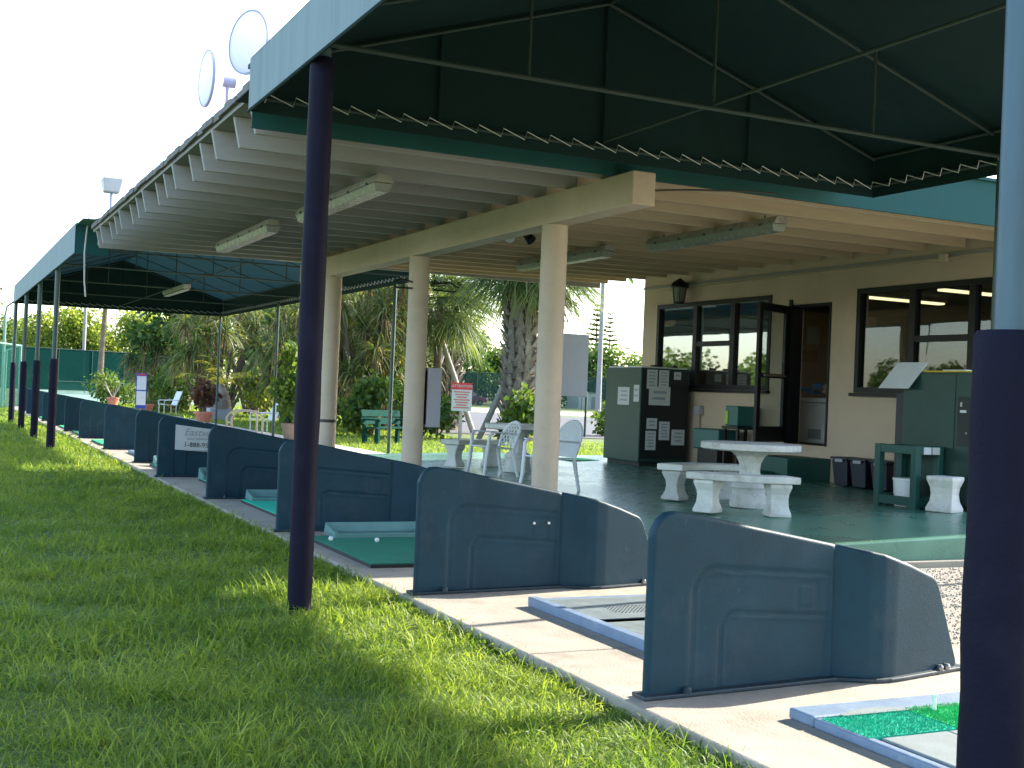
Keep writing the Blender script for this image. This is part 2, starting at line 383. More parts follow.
def straps(base, dirs, L, W, droop, segs=4, seed=0):
    """arching strap leaves: base (n,3), dirs (n,3) start directions"""
    r = np.random.default_rng(seed); n = len(base)
    base = np.asarray(base, float); d = np.asarray(dirs, float); d /= np.linalg.norm(d, axis=1)[:,None]
    L = np.broadcast_to(L, (n,)).astype(float); W = np.broadcast_to(W, (n,)).astype(float); droop = np.broadcast_to(droop, (n,)).astype(float)
    side = np.cross(d, np.array([0,0,1.])) ; ln = np.linalg.norm(side, axis=1); side[ln<1e-3] = [1,0,0]; side /= np.linalg.norm(side, axis=1)[:,None]
    side = side + .35*r.normal(size=(n,3)); side /= np.linalg.norm(side, axis=1)[:,None]
    p = base.copy(); rows = []
    for i in range(segs+1):
        t = i/segs; w = W*(1-.92*t**1.6)*(.55+.45*min(1, t*4+.3))
        rows.append(np.stack([p-side*w[:,None]/2, p+side*w[:,None]/2], 1))
        dd = d.copy(); dd[:,2] -= droop*(t+.5/segs)*1.6; dd /= np.linalg.norm(dd, axis=1)[:,None]
        p = p + dd*(L/segs)[:,None]
    V = np.stack(rows, 1).reshape(-1,3)            # n, segs+1, 2
    k = (segs+1)*2; F = []
    b = np.arange(n)*k
    for i in range(segs): F.append(np.stack([b+2*i, b+2*i+1, b+2*i+3, b+2*i+2], 1))
    return V, np.concatenate(F)
def cat(parts):
    V = []; F = []; o = 0
    for v, f in parts: V.append(v); F.append(f+o); o += len(v)
    return np.concatenate(V), np.concatenate(F)
def sph(n, r, up=0.):
    d = r.normal(size=(n,3)); d[:,2] += up; d /= np.linalg.norm(d, axis=1)[:,None]; return d

def leafy_tree(loc, H, R, leafmat, label, nleaf=3500, size=.3, seed=0, clear=.3, name='broadleaf_tree', catg='tree', group='trees beyond the tee line', nclump=16, flat=.8, trunk_r=.16):
    r = np.random.default_rng(seed); t = thing(name, label, catg, loc, group)
    x, y, z = loc; tb = MB()
    top = z+H*(clear+.25)
    tb.tube([(x,y,z-.1),(x+.05*H*.2,y,z+H*clear*.6),(x,y+.03*H,top)], [trunk_r*1.3, trunk_r, trunk_r*.6], 8)
    C = []; Rr = []
    for i in range(nclump):
        a = r.random()*2*PI; rr = R*math.sqrt(r.random())*.8; h = H*(clear+.12+(1-clear-.22)*r.random())
        env = 1-.55*((h/H-clear)/(1-clear))**2
        c = np.array([x+rr*env*math.cos(a), y+rr*env*math.sin(a), z+h]); C.append(c); Rr.append(R*(.24+.22*r.random()))
    for c in C[:7]: tb.tube([(x,y+.02*H,z+H*clear*.9), ((x+c[0])/2,(y+c[1])/2,(z+H*clear+c[2])/2+.1), tuple(c)], [trunk_r*.5, trunk_r*.32, trunk_r*.12], 6)
    tb.build('trunk', M['bark'], t, smooth=True)
    V, F = leaf_cloud(C, Rr, nleaf, size, seed, flat)
    np_mesh('crown', V, F, leafmat, t); return t

def fan_frond(base, d, L, r, nl=24, pet=.9, lw=.05):
    """one palmate frond: petiole strip + leaflets in a drooping fan"""
    d = d/np.linalg.norm(d)
    side = np.cross(d, [0,0,1.]); side /= max(1e-6, np.linalg.norm(side)); up = np.cross(side, d)
    p1 = base + d*pet*L*.55 + np.array([0,0,-.08*L]); d1 = d + np.array([0,0,-.35]); d1 /= np.linalg.norm(d1)
    up1 = np.cross(side, d1)
    out = [straps(np.array([base]), np.array([p1-base]), np.linalg.norm(p1-base), lw*1.1, 0., 2)]
    a = np.linspace(-1.9, 1.9, nl) + r.normal(size=nl)*.05
    dirs = d1[None]*np.cos(a)[:,None] + side[None]*np.sin(a)[:,None] + up1[None]*(.12*np.abs(np.sin(a)))[:,None]
    out.append(straps(np.repeat(p1[None], nl, 0), dirs, L*(.62+.25*np.cos(a*.8)), lw, .42+.3*r.random(nl), 4, int(r.integers(1e6))))
    return cat(out)
def sabal(loc, H, tr, L, nf, label, seed, crown='lf_blue', boots=True, group='cabbage palms on the lawn', dead=10, lean=(0,0), elmin=-.95):
    r = np.random.default_rng(seed); t = thing('cabbage_palm', label, 'palm tree', loc, group)
    x, y, z = loc; tb = MB(); cx, cy = x+lean[0], y+lean[1]
    ax = lambda q: (x+lean[0]*q, y+lean[1]*q, z+H*q)
    tb.tube([(x,y,z-.1)]+[ax(q) for q in (0.02,.15,.4,.7,1.)], [tr*1.25,tr*1.15,tr*.85,tr*.8,tr*.85,tr*.7], 14)
    if boots:
        bb = MB(); rows = int(H/.2); nb = 8
        for i in range(rows):
            for j in range(nb):
                q = (i+.4)/rows; a = 2*PI*(j+(i%2)*.5)/nb + r.normal()*.05
                c = Vector(ax(q)); R0 = tr*(.84 if q < .75 else .95)
                o = Vector((math.cos(a), math.sin(a), 0)); s_ = Vector((-math.sin(a), math.cos(a), 0))
                h = .42*(1+.15*r.normal()); w = tr*.23
                lean_s = s_*(.15 if (i+j) % 2 else -.10)
                b0 = c+o*R0*.86-Vector((0,0,h*.5)); 
                tip = c+o*(R0+.17+.09*r.random())+Vector((0,0,h*.45))+lean_s
                bb.add([b0-s_*w, b0+s_*w, tip+s_*w*.45, tip-s_*w*.45, b0-s_*w+o*.09, b0+s_*w+o*.09],
                       [(0,1,2,3),(4,5,2,3),(0,4,3),(1,5,2),(0,1,5,4)])
    tb.build('trunk', M['bark'], t, smooth=True)
    if boots: bb.build('leaf_stubs', M['palmbark'], t)
    top = np.array(ax(1.)); fr = []
    for i in range(nf):
        el = elmin+(1.15-elmin)*r.random(); a = r.random()*2*PI
        d = np.array([math.cos(a)*math.cos(el), math.sin(a)*math.cos(el), math.sin(el)])
        fr.append(fan_frond(top+d*.1, d, L*(.8+.35*r.random()), r))
    V, F = cat(fr); np_mesh('crown', V, F, M[crown], t)
    if dead:
        fr = []
        for i in range(dead):
            a = r.random()*2*PI; d = np.array([math.cos(a)*.6, math.sin(a)*.6, -.75])
            fr.append(fan_frond(top-np.array([0,0,.25]), d, L*.6, r, 14))
        V, F = cat(fr); np_mesh('dead_fronds', V, F, M['lf_dry'], t)
    return t
def strap_tree(loc, H, R, nheads, label, seed, L=1., per=46, leafmat='lf_olive', dry=.25, droop=1.1, group='screw pines and dracaenas in the garden', lw=.07, lowskirt=True, name='screw_pine'):
    r = np.random.default_rng(seed); t = thing(name, label, 'tree', loc, group); x, y, z = loc
    tb = MB(); gb = []; gd = []; db = []; dd = []
    for i in range(nheads):
        a = r.random()*2*PI; rr = R*math.sqrt(r.random()); q = r.random()
        h = H*(.30+.62*q) if lowskirt else H*(.55+.38*q)
        rr *= (1-.35*q)
        c = np.array([x+rr*math.cos(a), y+rr*math.sin(a), z+h])
        tb.tube([(x+.25*rr*math.cos(a),y+.25*rr*math.sin(a),z-.1), (x+.6*rr*math.cos(a),y+.6*rr*math.sin(a),z+h*.55), tuple(c)], [.09,.06,.04], 6)
        D = sph(per, r, .55); gb.append(c+D*.06); gd.append(D)
        k = int(per*dry); D2 = sph(k, r, -.5); db.append(c-np.array([0,0,.15])+D2*.06); dd.append(D2)
    tb.build('trunk', M['bark'], t, smooth=True)
    gb = np.concatenate(gb); gd = np.concatenate(gd); n = len(gb)
    V, F = straps(gb, gd, L*(.7+.5*r.random(n)), lw*(.7+.6*r.random(n)), droop*(.6+.7*r.random(n)), 4, seed)
    np_mesh('crown', V, F, M[leafmat], t)
    db = np.concatenate(db); dd = np.concatenate(dd); n = len(db)
    if n:
        V, F = straps(db, dd, L*(.5+.4*r.random(n)), lw*.8, 1.6, 3, seed+1)
        np_mesh('dead_leaves', V, F, M['lf_dry'], t)
    return t
def feather_palm(loc, H, L, nf, label, seed, tr=.13, leafmat='lf_mid', group='tall feather palms in the distance', lean=(0,0), wid=.5):
    r = np.random.default_rng(seed); t = thing('feather_palm', label, 'palm tree', loc, group); x, y, z = loc
    MB().tube([(x,y,z-.1),(x+lean[0]*.3,y+lean[1]*.3,z+H*.4),(x+lean[0],y+lean[1],z+H)], [tr*1.3,tr,tr*.8], 10).build('trunk', M['polegrey'] if tr < .2 else M['bark'], t, smooth=True)
    parts = []; top = np.array([x+lean[0], y+lean[1], z+H])
    for i in range(nf):
        a = r.random()*2*PI; el = -.2+1.3*r.random()
        d = np.array([math.cos(a)*math.cos(el), math.sin(a)*math.cos(el), math.sin(el)])
        p = top.copy(); pts = []; dirs = []; k = 16; dcur = d.copy()
        for j in range(k):
            p = p + dcur*(L/k); dcur = dcur + np.array([0,0,-.11]); dcur /= np.linalg.norm(dcur)
            s_ = np.cross(dcur, [0,0,1.]); s_ /= max(1e-6, np.linalg.norm(s_))
            for sg in (-1,1): pts.append(p); dirs.append(s_*sg + dcur*.6 + np.array([0,0,-.15]))
        kk = np.linspace(0,1,k).repeat(2)
        parts.append(straps(pts, dirs, L*wid*np.sin(PI*(.12+.85*kk)), .07*L/2, .7, 2, seed+i))
        rc = [top]; 
    V, F = cat(parts); np_mesh('crown', V, F, M[leafmat], t); return t
def bush(loc, H, R, leafmat, label, seed, n=1500, size=.16, name='garden_shrub', group='shrubs in the garden', flat=.9):
    r = np.random.default_rng(seed); t = thing(name, label, 'shrub', loc, group); x, y, z = loc
    tb = MB(); C = []; Rr = []
    for i in range(9):
        a = r.random()*2*PI; rr = R*.65*math.sqrt(r.random()); h = H*(.25+.55*r.random())
        C.append((x+rr*math.cos(a), y+rr*math.sin(a), z+h)); Rr.append(min(R*.5, H*.42)*(.6+.5*r.random()))
        tb.tube([(x+.2*rr*math.cos(a),y+.2*rr*math.sin(a),z-.05), C[-1]], [.03,.012], 5)
    tb.build('stem', M['bark'], t)
    V, F = leaf_cloud(C, Rr, n, size, seed, flat); V[:,2] = np.maximum(V[:,2], z+.01)
    np_mesh('foliage', V, F, leafmat, t); return t
# ------------------------------------------------------------------ world, sun, camera
SUN = Vector((1.74, .30, 1.0)).normalized()
SUN_EL = math.asin(SUN.z); SUN_AZ = math.atan2(SUN.x, SUN.y)
w = bpy.data.worlds.new('World'); SC.world = w; w.use_nodes = True
nt = w.node_tree; nt.nodes.clear()
wo = nt.nodes.new('ShaderNodeOutputWorld'); bg = nt.nodes.new('ShaderNodeBackground'); sk = nt.nodes.new('ShaderNodeTexSky')
sk.sky_type = 'NISHITA'; sk.sun_disc = False; sk.sun_elevation = SUN_EL; sk.sun_rotation = SUN_AZ
sk.air_density = 1.0; sk.dust_density = 1.2; sk.ozone_density = 1.0
bg.inputs['Strength'].default_value = .15
nt.links.new(sk.outputs[0], bg.inputs[0]); nt.links.new(bg.outputs[0], wo.inputs[0])
sl = bpy.data.lights.new('sun', 'SUN'); sl.energy = 3.5; sl.angle = math.radians(.5); sl.color = (1, .93, .80)
so = bpy.data.objects.new('sun', sl); COL.objects.link(so)
so.rotation_euler = (-SUN).to_track_quat('-Z', 'Y').to_euler(); so.location = (30, 5, 25)

F_PX, YAW, PITCH, ROLL, CH = 1215, .4457, .0083, .0415, 1.4
fw = Vector((math.sin(YAW)*math.cos(PITCH), math.cos(YAW)*math.cos(PITCH), math.sin(PITCH)))
r0 = Vector((math.cos(YAW), -math.sin(YAW), 0)); u0 = r0.cross(fw)
r1 = r0*math.cos(ROLL)+u0*math.sin(ROLL); u1 = u0*math.cos(ROLL)-r0*math.sin(ROLL)
cam = bpy.data.cameras.new('camera'); cam.sensor_width = 36; cam.lens = F_PX/1024*36; cam.clip_start = .05; cam.clip_end = 3000
co = bpy.data.objects.new('camera', cam); COL.objects.link(co)
co.matrix_world = Matrix.Translation((0,0,CH)) @ Matrix((r1, u1, -fw)).transposed().to_4x4()
SC.camera = co
SC.view_settings.view_transform = 'Standard'; SC.view_settings.look = 'None'; SC.view_settings.gamma = 1
SC.view_settings.exposure = 2.05
SC.render.engine = 'CYCLES'
SC.cycles.max_bounces = 6; SC.cycles.transparent_max_bounces = 12

# ------------------------------------------------------------------ the setting: ground, pads, paths
LZ = -.06
def flat(name, poly, z, m): return struct(MB().add([(x,y,z) for x,y in poly], [tuple(range(len(poly)))]).build(name, m))
flat('lawn', [(-500,-120),(600,-120),(600,700),(-500,700)], LZ, M['soil'])
MB0 = MB()
ys = [-6.0,-2.9,.35,3.3,5.88,8.85,11.9,15.2,18.6,22,25.4,28.8,32.2,35.6,39,42.4,45.8,49.2,54,60]
for a, b in zip(ys, ys[1:]): MB0.box(2.97, 5.6, a+.006, b-.006, -.30, 0)
struct(MB0.build('tee_pavement', M['concrete'], bevel=.012))
struct(MB().box(2.99, 5.58, -6, 60, -.31, -.03).build('tee_pavement_base', M['concrete']))
def zf(x): return .12 + .0328*(x-5.3)
poly = [(5.62,8.45),(13.2,8.45),(13.2,19.2),(11.2,19.9),(9.4,21.4),(5.62,21.4)]
n = len(poly)
struct(MB().add([(x,y,-.2) for x,y in poly]+[(x,y,zf(x)) for x,y in poly],
       [tuple(range(n))[::-1], tuple(range(n,2*n))]+[(i,(i+1)%n,n+(i+1)%n,n+i) for i in range(n)]).build('covered_floor', M['slab'], bevel=.01))
struct(MB().prism([(5.62,8.37),(13.2,8.37),(13.2,8.445),(5.62,8.445)], -.2, .03).build('floor_kerb', M['concrete'], bevel=.01))
flat('gravel_bed', [(5.61,-6),(15,-6),(15,8.29),(5.61,8.29)], -.02, M['gravel'])
flat('garden_path', [(5.62,21.41),(9.1,21.41),(8.8,40),(8.6,62),(5.62,62)], -.012, M['sand'])
flat('road', [(14.8,39.5),(31,34),(75,44),(75,60),(50,66),(30,86),(24,86)], -.04, M['asphalt'])
flat('sand_strip', [(34,84),(60,73),(84,66),(100,76),(70,90),(48,104),(38,108)], -.044, M['sand'])
flat('tennis_court', [(8.5,74),(15.4,74),(20.5,137),(5.5,132)], -.048, M['court'])
# pebbles on the gravel bed
npb = 9000
px = rng.uniform(5.7, 10.5, npb); py = rng.uniform(5.0, 8.25, npb); s = rng.uniform(.005, .013, npb)
octv = np.array([(1,0,0),(-1,0,0),(0,1,0),(0,-1,0),(0,0,.7),(0,0,-.7)]); octf = np.array([(0,2,4),(2,1,4),(1,3,4),(3,0,4),(2,0,5),(1,2,5),(3,1,5),(0,3,5)])
V = (octv[None]*s[:,None,None]*rng.uniform(.6,1.3,(npb,1,3)) + np.stack([px,py,np.full(npb,-.015)],1)[:,None]).reshape(-1,3)
F = (octf[None]+6*np.arange(npb)[:,None,None]).reshape(-1,3)
tag(np_mesh('gravel_stones', V, F, M['pebble']), 'loose pale gravel stones beside the tee pavement', 'gravel', kind='stuff')
# lawn grass
def grass(bands, seed):
    r = np.random.default_rng(seed); out = []
    for (x0,x1,y0,y1,dens,h,wd) in bands:
        k = int((x1-x0)*(y1-y0)*dens); X = r.uniform(x0,x1,k); Y = r.uniform(y0,y1,k)
        cl = .55+.45*np.sin(X*3.1+np.sin(Y*2.3)*1.7)*np.sin(Y*2.7+np.sin(X*1.9)*2.1)   # tufts
        keep = r.random(k) < (.55+.45*cl); X = X[keep]; Y = Y[keep]; cl = cl[keep]; k = len(X)
        B = np.stack([X, Y, np.full(k, LZ-.005)], 1); a = r.random(k)*2*PI; til = .25+.75*r.random(k)
        D = np.stack([np.cos(a)*til, np.sin(a)*til, np.ones(k)], 1)
        out.append(straps(B, D, h*(.45+.85*r.random(k)**1.5)*(.6+.75*cl)*(1+.5*(np.sin(X*7.3+Y*1.3)*np.sin(Y*6.1-X*2.2) > .55)), wd*(.7+.6*r.random(k)), .35+.6*r.random(k), 2, seed))
    return cat(out)
V, F = grass([(-1.2,3.0,2.6,6,5200,.095,.0075),(-1.2,3.0,6,10,3600,.10,.010),(-1.6,3.0,10,16,1900,.105,.012),(-1.6,3.0,16,28,700,.11,.019),(-2,3.0,28,62,170,.13,.04)], 3)
tag(np_mesh('lawn_grass', V, F, M['grass']), 'shaggy green lawn grass along the tee line', 'grass', kind='stuff')
V, F = grass([(9.2,16,21.6,32,420,.10,.02),(8.9,15,32,46,160,.11,.035),(15,27,21.6,34,200,.10,.025),(8.7,18,46,74,60,.13,.06)], 5)
tag(np_mesh('garden_grass', V, F, M['grass']), 'sunlit lawn grass behind the covered terrace', 'grass', kind='stuff')

# ------------------------------------------------------------------ clubhouse
club = thing('clubhouse', 'beige stucco golf shop with a flat raftered porch roof on round columns and green fascia', 'building', (11.7, 14.5, 0))
Wx0, Wx1 = 11.7, 11.9
W1 = (15.26, 18.54, 1.62, 3.10); DR = (13.87, 14.74, .83, 2.92); W2 = (10.2, 13.33, 1.62, 3.08)
wb = MB(); WT = 3.74
for (y0,y1,z0,z1) in [(9.95,W2[0],0,WT),(W2[0],W2[1],0,W2[2]),(W2[0],W2[1],W2[3],WT),(W2[1],DR[0],0,WT),(DR[0],DR[1],0,DR[2]),(DR[0],DR[1],DR[3],WT),
                      (DR[1],W1[0],0,WT),(W1[0],W1[1],0,W1[2]),(W1[0],W1[1],W1[3],WT),(W1[1],19.03,0,WT)]:
    wb.box(Wx0, Wx1, y0, y1, z0, z1)
wb.box(Wx1, 19, 18.83, 19.03, 0, WT).box(Wx1, 19, 9.95, 10.15, 0, WT).box(19, 19.2, 9.95, 19.03, 0, WT)
wb.build('wall', M['wall'], club)
MB().box(11.675, 11.697, 9.95, 19.03, 3.40, 3.44).build('trim', M['deck'], club)
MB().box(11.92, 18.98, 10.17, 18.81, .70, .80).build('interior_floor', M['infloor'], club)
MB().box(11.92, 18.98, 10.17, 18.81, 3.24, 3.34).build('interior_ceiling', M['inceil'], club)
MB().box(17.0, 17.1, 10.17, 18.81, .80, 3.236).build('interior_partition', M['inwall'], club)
# rafters, deck, fascia
def zj(x, y): return 3.46 + .0155*(x-2.33)*max(0., (y-9.8)/10.5)
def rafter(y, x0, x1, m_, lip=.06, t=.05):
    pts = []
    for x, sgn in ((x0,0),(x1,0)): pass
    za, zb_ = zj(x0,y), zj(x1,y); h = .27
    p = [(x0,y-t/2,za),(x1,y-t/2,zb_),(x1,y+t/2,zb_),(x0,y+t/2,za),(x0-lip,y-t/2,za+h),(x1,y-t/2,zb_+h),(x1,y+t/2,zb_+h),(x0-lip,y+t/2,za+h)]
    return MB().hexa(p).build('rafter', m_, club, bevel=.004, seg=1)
for i in range(16): rafter(10.0+.69*i, 2.33+.03*math.sin(i*2.1), 5.715, M['rafter']); rafter(10.0+.69*i, 5.72, 11.67, M['rafter_warmlit'], 0.)
def roof_sheet(z0, z1, x0, x1, y0, y1, m, nm, X1flat=19.4):
    p = [(x0,y0,zj(x0,y0)+z0),(x1,y0,zj(x1,y0)+z0),(x1,y1,zj(x1,y1)+z0),(x0,y1,zj(x0,y1)+z0)]
    q = [(a,b,c+z1-z0) for a,b,c in p]
    return MB().hexa(p+q).build(nm, m, club)
roof_sheet(.273, .30, 2.262, 5.717, 9.80, 20.62, M['deck'], 'roof_deck'); roof_sheet(.273, .30, 5.72, 11.9, 9.80, 20.62, M['rafter_warmlit'], 'roof_deck')  # deck right of the beam takes the warm-light colour too
roof_sheet(.303, .375, 2.262, 19.4, 9.80, 20.68, M['roofing'], 'roof_membrane')
rb = MB(); r_ = np.random.default_rng(4)
for i in range(45):   # ragged drip edge
    y = 9.82+i*.24; rb.box(2.225+r_.normal()*.006, 2.255, y, y+.237, 3.776+r_.normal()*.004, 3.838+r_.normal()*.007)
rb.build('drip_edge', M['roofing'], club)
MB().box(2.24, 19.3, 9.735, 9.765, 3.455, 3.93).build('fascia', M['fascia'], club)
MB().box(2.20, 19.3, 9.70, 9.79, 3.932, 3.965).build('fascia_cap', M['fascia'], club)
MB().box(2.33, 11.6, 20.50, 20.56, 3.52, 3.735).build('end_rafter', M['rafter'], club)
MB().box(5.60, 5.84, 9.38, 20.3, 3.15, 3.455).build('beam', M['cream'], club, bevel=.012)
for y in (11.1, 14.93, 18.72):
    c = MB().lathe([(.135,.0),(.135,3.148-.12)], (5.72, y, .12), 32).build('column', M['cream'], club, smooth=True)
    if y > 18: MB().lathe([(.143,0),(.143,.05)], (5.72,y,.83), 32).build('strap_band', M['cablem'], c, smooth=True)
    MB().tube([(5.80,y+.11,3.1),(5.80,y+.13,1.0 if y<18 else .4)], .012, 6).build('conduit', M['cream'], c)
# windows
def window(y0, y1, z0, z1, mull, rails, gm):
    t = .075; f = MB()
    f.box(11.68,11.79,y0,y1,z0,z0+t).box(11.68,11.79,y0,y1,z1-t,z1).box(11.68,11.79,y0,y0+t,z0+t,z1-t).box(11.68,11.79,y1-t,y1,z0+t,z1-t)
    win = f.build('window', M['frame'], club)
    for m_ in mull: MB().box(11.685,11.785,m_-.055,m_+.055,z0+t,z1-t).build('mullion', M['frame'], win)
    for (a,b,z) in rails: MB().box(11.69,11.78,a,b,z-.04,z+.04).build('glazing_bar', M['frame'], win)
    cuts = sorted([y0+t]+[q for m_ in mull for q in (m_-.055,m_+.055)]+[y1-t])
    for a, b in zip(cuts[::2], cuts[1::2]):
        MB().box(11.735,11.741,a,b,z0+t,z1-t).build('pane', gm, win)
    MB().box(11.62,11.70,y0-.03,y1+.03,z0-.05,z0-.004).build('sill', M['frame'], win)
window(*W1, [17.34, 16.26], [(16.315, 17.285, 2.38)], M['glass_film'])
window(*W2, [12.26, 11.23], [(11.285, 12.205, 2.35)], M['glass'])
# door: frame in the opening, leaf swung open towards the terrace
dfm = MB().box(11.68,11.86,DR[0],DR[0]+.03,DR[2],DR[3]).box(11.68,11.86,DR[1]-.03,DR[1],DR[2],DR[3]).box(11.68,11.86,DR[0]+.03,DR[1]-.03,DR[3]-.05,DR[3])
dfm.build('door_frame', M['frame'], club)
MB().box(11.66,11.69,14.742,14.80,.83,3.0).build('door_frame', M['frame'], club)
th = math.radians(114); dw = .90
hx, hy = 11.655, 14.80; ex, ey = hx-dw*math.sin(th), hy+dw*math.cos(th)
dx = Vector((ex-hx, ey-hy, 0)).normalized(); dn = Vector((-dx.y, dx.x, 0))
def dbox(a, b, z0, z1, t=.045):
    p = []
    for z in (z0, z1):
        for u, s_ in ((a,-1),(b,-1),(b,1),(a,1)):
            q = Vector((hx,hy,0))+dx*u+dn*(t/2*s_); p.append((q.x,q.y,z))
    return MB().hexa(p)
fr = dbox(0,.10,.85,2.9); fr.add(*[(dbox(dw-.10,dw,.85,2.9)).v, dbox(dw-.10,dw,.85,2.9).f])
for z0,z1 in ((.85,1.08),(2.78,2.9),(1.80,1.86)):
    b_ = dbox(.10,dw-.10,z0,z1,.043); fr.add(b_.v, b_.f)
door = fr.build('door', M['frame'], club)
dbox(.10,dw-.10,1.08,1.80,.006).build('pane', M['glass'], door); dbox(.10,dw-.10,1.86,2.78,.006).build('pane', M['glass'], door)
q0 = Vector((hx,hy,0))+dx*.12+dn*.06; q1 = Vector((hx,hy,0))+dx*(dw-.12)+dn*.06
MB().tube([(q0.x,q0.y,1.83),(q1.x,q1.y,1.83)], .015, 8).build('push_bar', M['steel'], door)
# steps under the door
MB().box(10.92,11.695,13.76,14.6,.25,.66).box(10.62,10.915,14.05,14.6,.25,.45).build('entrance_steps', M['woodgreen'], club, bevel=.01)
MB().tube([(11.66,18.3,3.33),(11.66,14,3.36),(11.64,11.4,3.36)], .011, 6).build('conduit', M['cream'], club)
MB().box(11.6,11.66,11.62,11.74,3.32,3.42).build('junction_box', M['cream'], club)
o_ = MB().box(11.60,11.698,16.98,17.14,1.18,1.34).build('outlet_box', M['lilac'], club, bevel=.008)
MB().tube([(11.67,17.06,1.18),(11.67,17.05,.4)], .012, 6).build('conduit', M['deck'], club)
# interior lamps and goods
for k,(x,y) in enumerate([(14.0,14.95),(14.0,13.2)]):
    t = thing('ceiling_lamp', ['lit warm ceiling lamp inside the shop, seen through the left pane of the big window','lit warm ceiling lamp inside the shop, nearest the right edge','lit warm ceiling lamp inside behind the door side window'][k], 'ceiling light', (x,y,3.18), 'lit lamps inside the shop')
    MB().box(x-.9,x+.9,y-.11,y+.11,3.18,3.235).build('housing', M['fixture'], t)
    MB().box(x-.88,x+.88,y-.07,y+.07,3.15,3.178).build('tube', M['warmlamp'], t)
fz = thing('chest_freezer', 'pale chest freezer with clutter on its lid just inside the open door', 'freezer', (12.75,15.3,.8))
MB().box(12.45,13.1,14.75,15.95,.82,1.46).build('cabinet', M['white'], fz, bevel=.03)
MB().box(12.43,13.12,14.73,15.97,1.464,1.54).build('lid', M['white'], fz, bevel=.02)
MB().box(12.436,12.449,14.9,15.2,.9,1.05).build('grille', M['greybox'], fz)
def clutter(nm, lab, c, m, x, y, z, seed, s=.16):
    r = np.random.default_rng(seed); mb = MB()
    for i in range(5): mb.obox((x+r.normal()*.06, y+r.normal()*.09, z+s*.3+.04*i), (s, s*1.5, s*.32), Matrix.Rotation(r.random()*3,3,'Z') @ Matrix.Rotation(r.normal()*.12,3,'X'))
    tag(recenter(mb.build(nm, m, bevel=.01)), lab, c)
clutter('boxes', 'tan cartons heaped on the freezer lid', 'cartons', M['tan'], 12.75, 15.1, 1.545, 2)
clutter('towels', 'blue folded goods behind the cartons on the freezer', 'towels', M['bluebag'], 12.85, 15.5, 1.545, 3)
for k,(x,z,hh,ww,m_,lab) in enumerate([(15.00,2.74,.36,.36,'redcloth','red poster high on the inside shop wall, seen through the doorway'),(15.42,2.78,.34,.30,'paper','white poster on the inside shop wall right of the red one'),(15.30,2.38,.22,.5,'tan','tan poster low on the inside shop wall beneath the white one')]):
    tag(recenter(MB().box(x-ww/2,x+ww/2,18.79,18.81,z-hh/2,z+hh/2).build('wall_poster', M[m_])), lab, 'poster', 'posters inside the shop')
for k,(y,m_,lab) in enumerate([(12.7,'redcloth','red goods on the shop counter behind the big window'),(12.1,'tan','tan goods on the shop counter behind the big window'),(11.5,'bluebag','blue goods on the shop counter behind the big window')]):
    clutter('counter_goods', lab, 'shop goods', M[m_], 13.2, y, 1.62, 11+k, .26)
ct = thing('shop_counter', 'dark wooden counter inside the shop behind the big window', 'counter', (13.2,12,.8))
MB().box(12.9,13.5,10.6,13.4,.8,1.58).build('cabinet', M['inwall'], ct); MB().box(12.86,13.54,10.56,13.44,1.582,1.62).build('counter_top', M['frame'], ct)

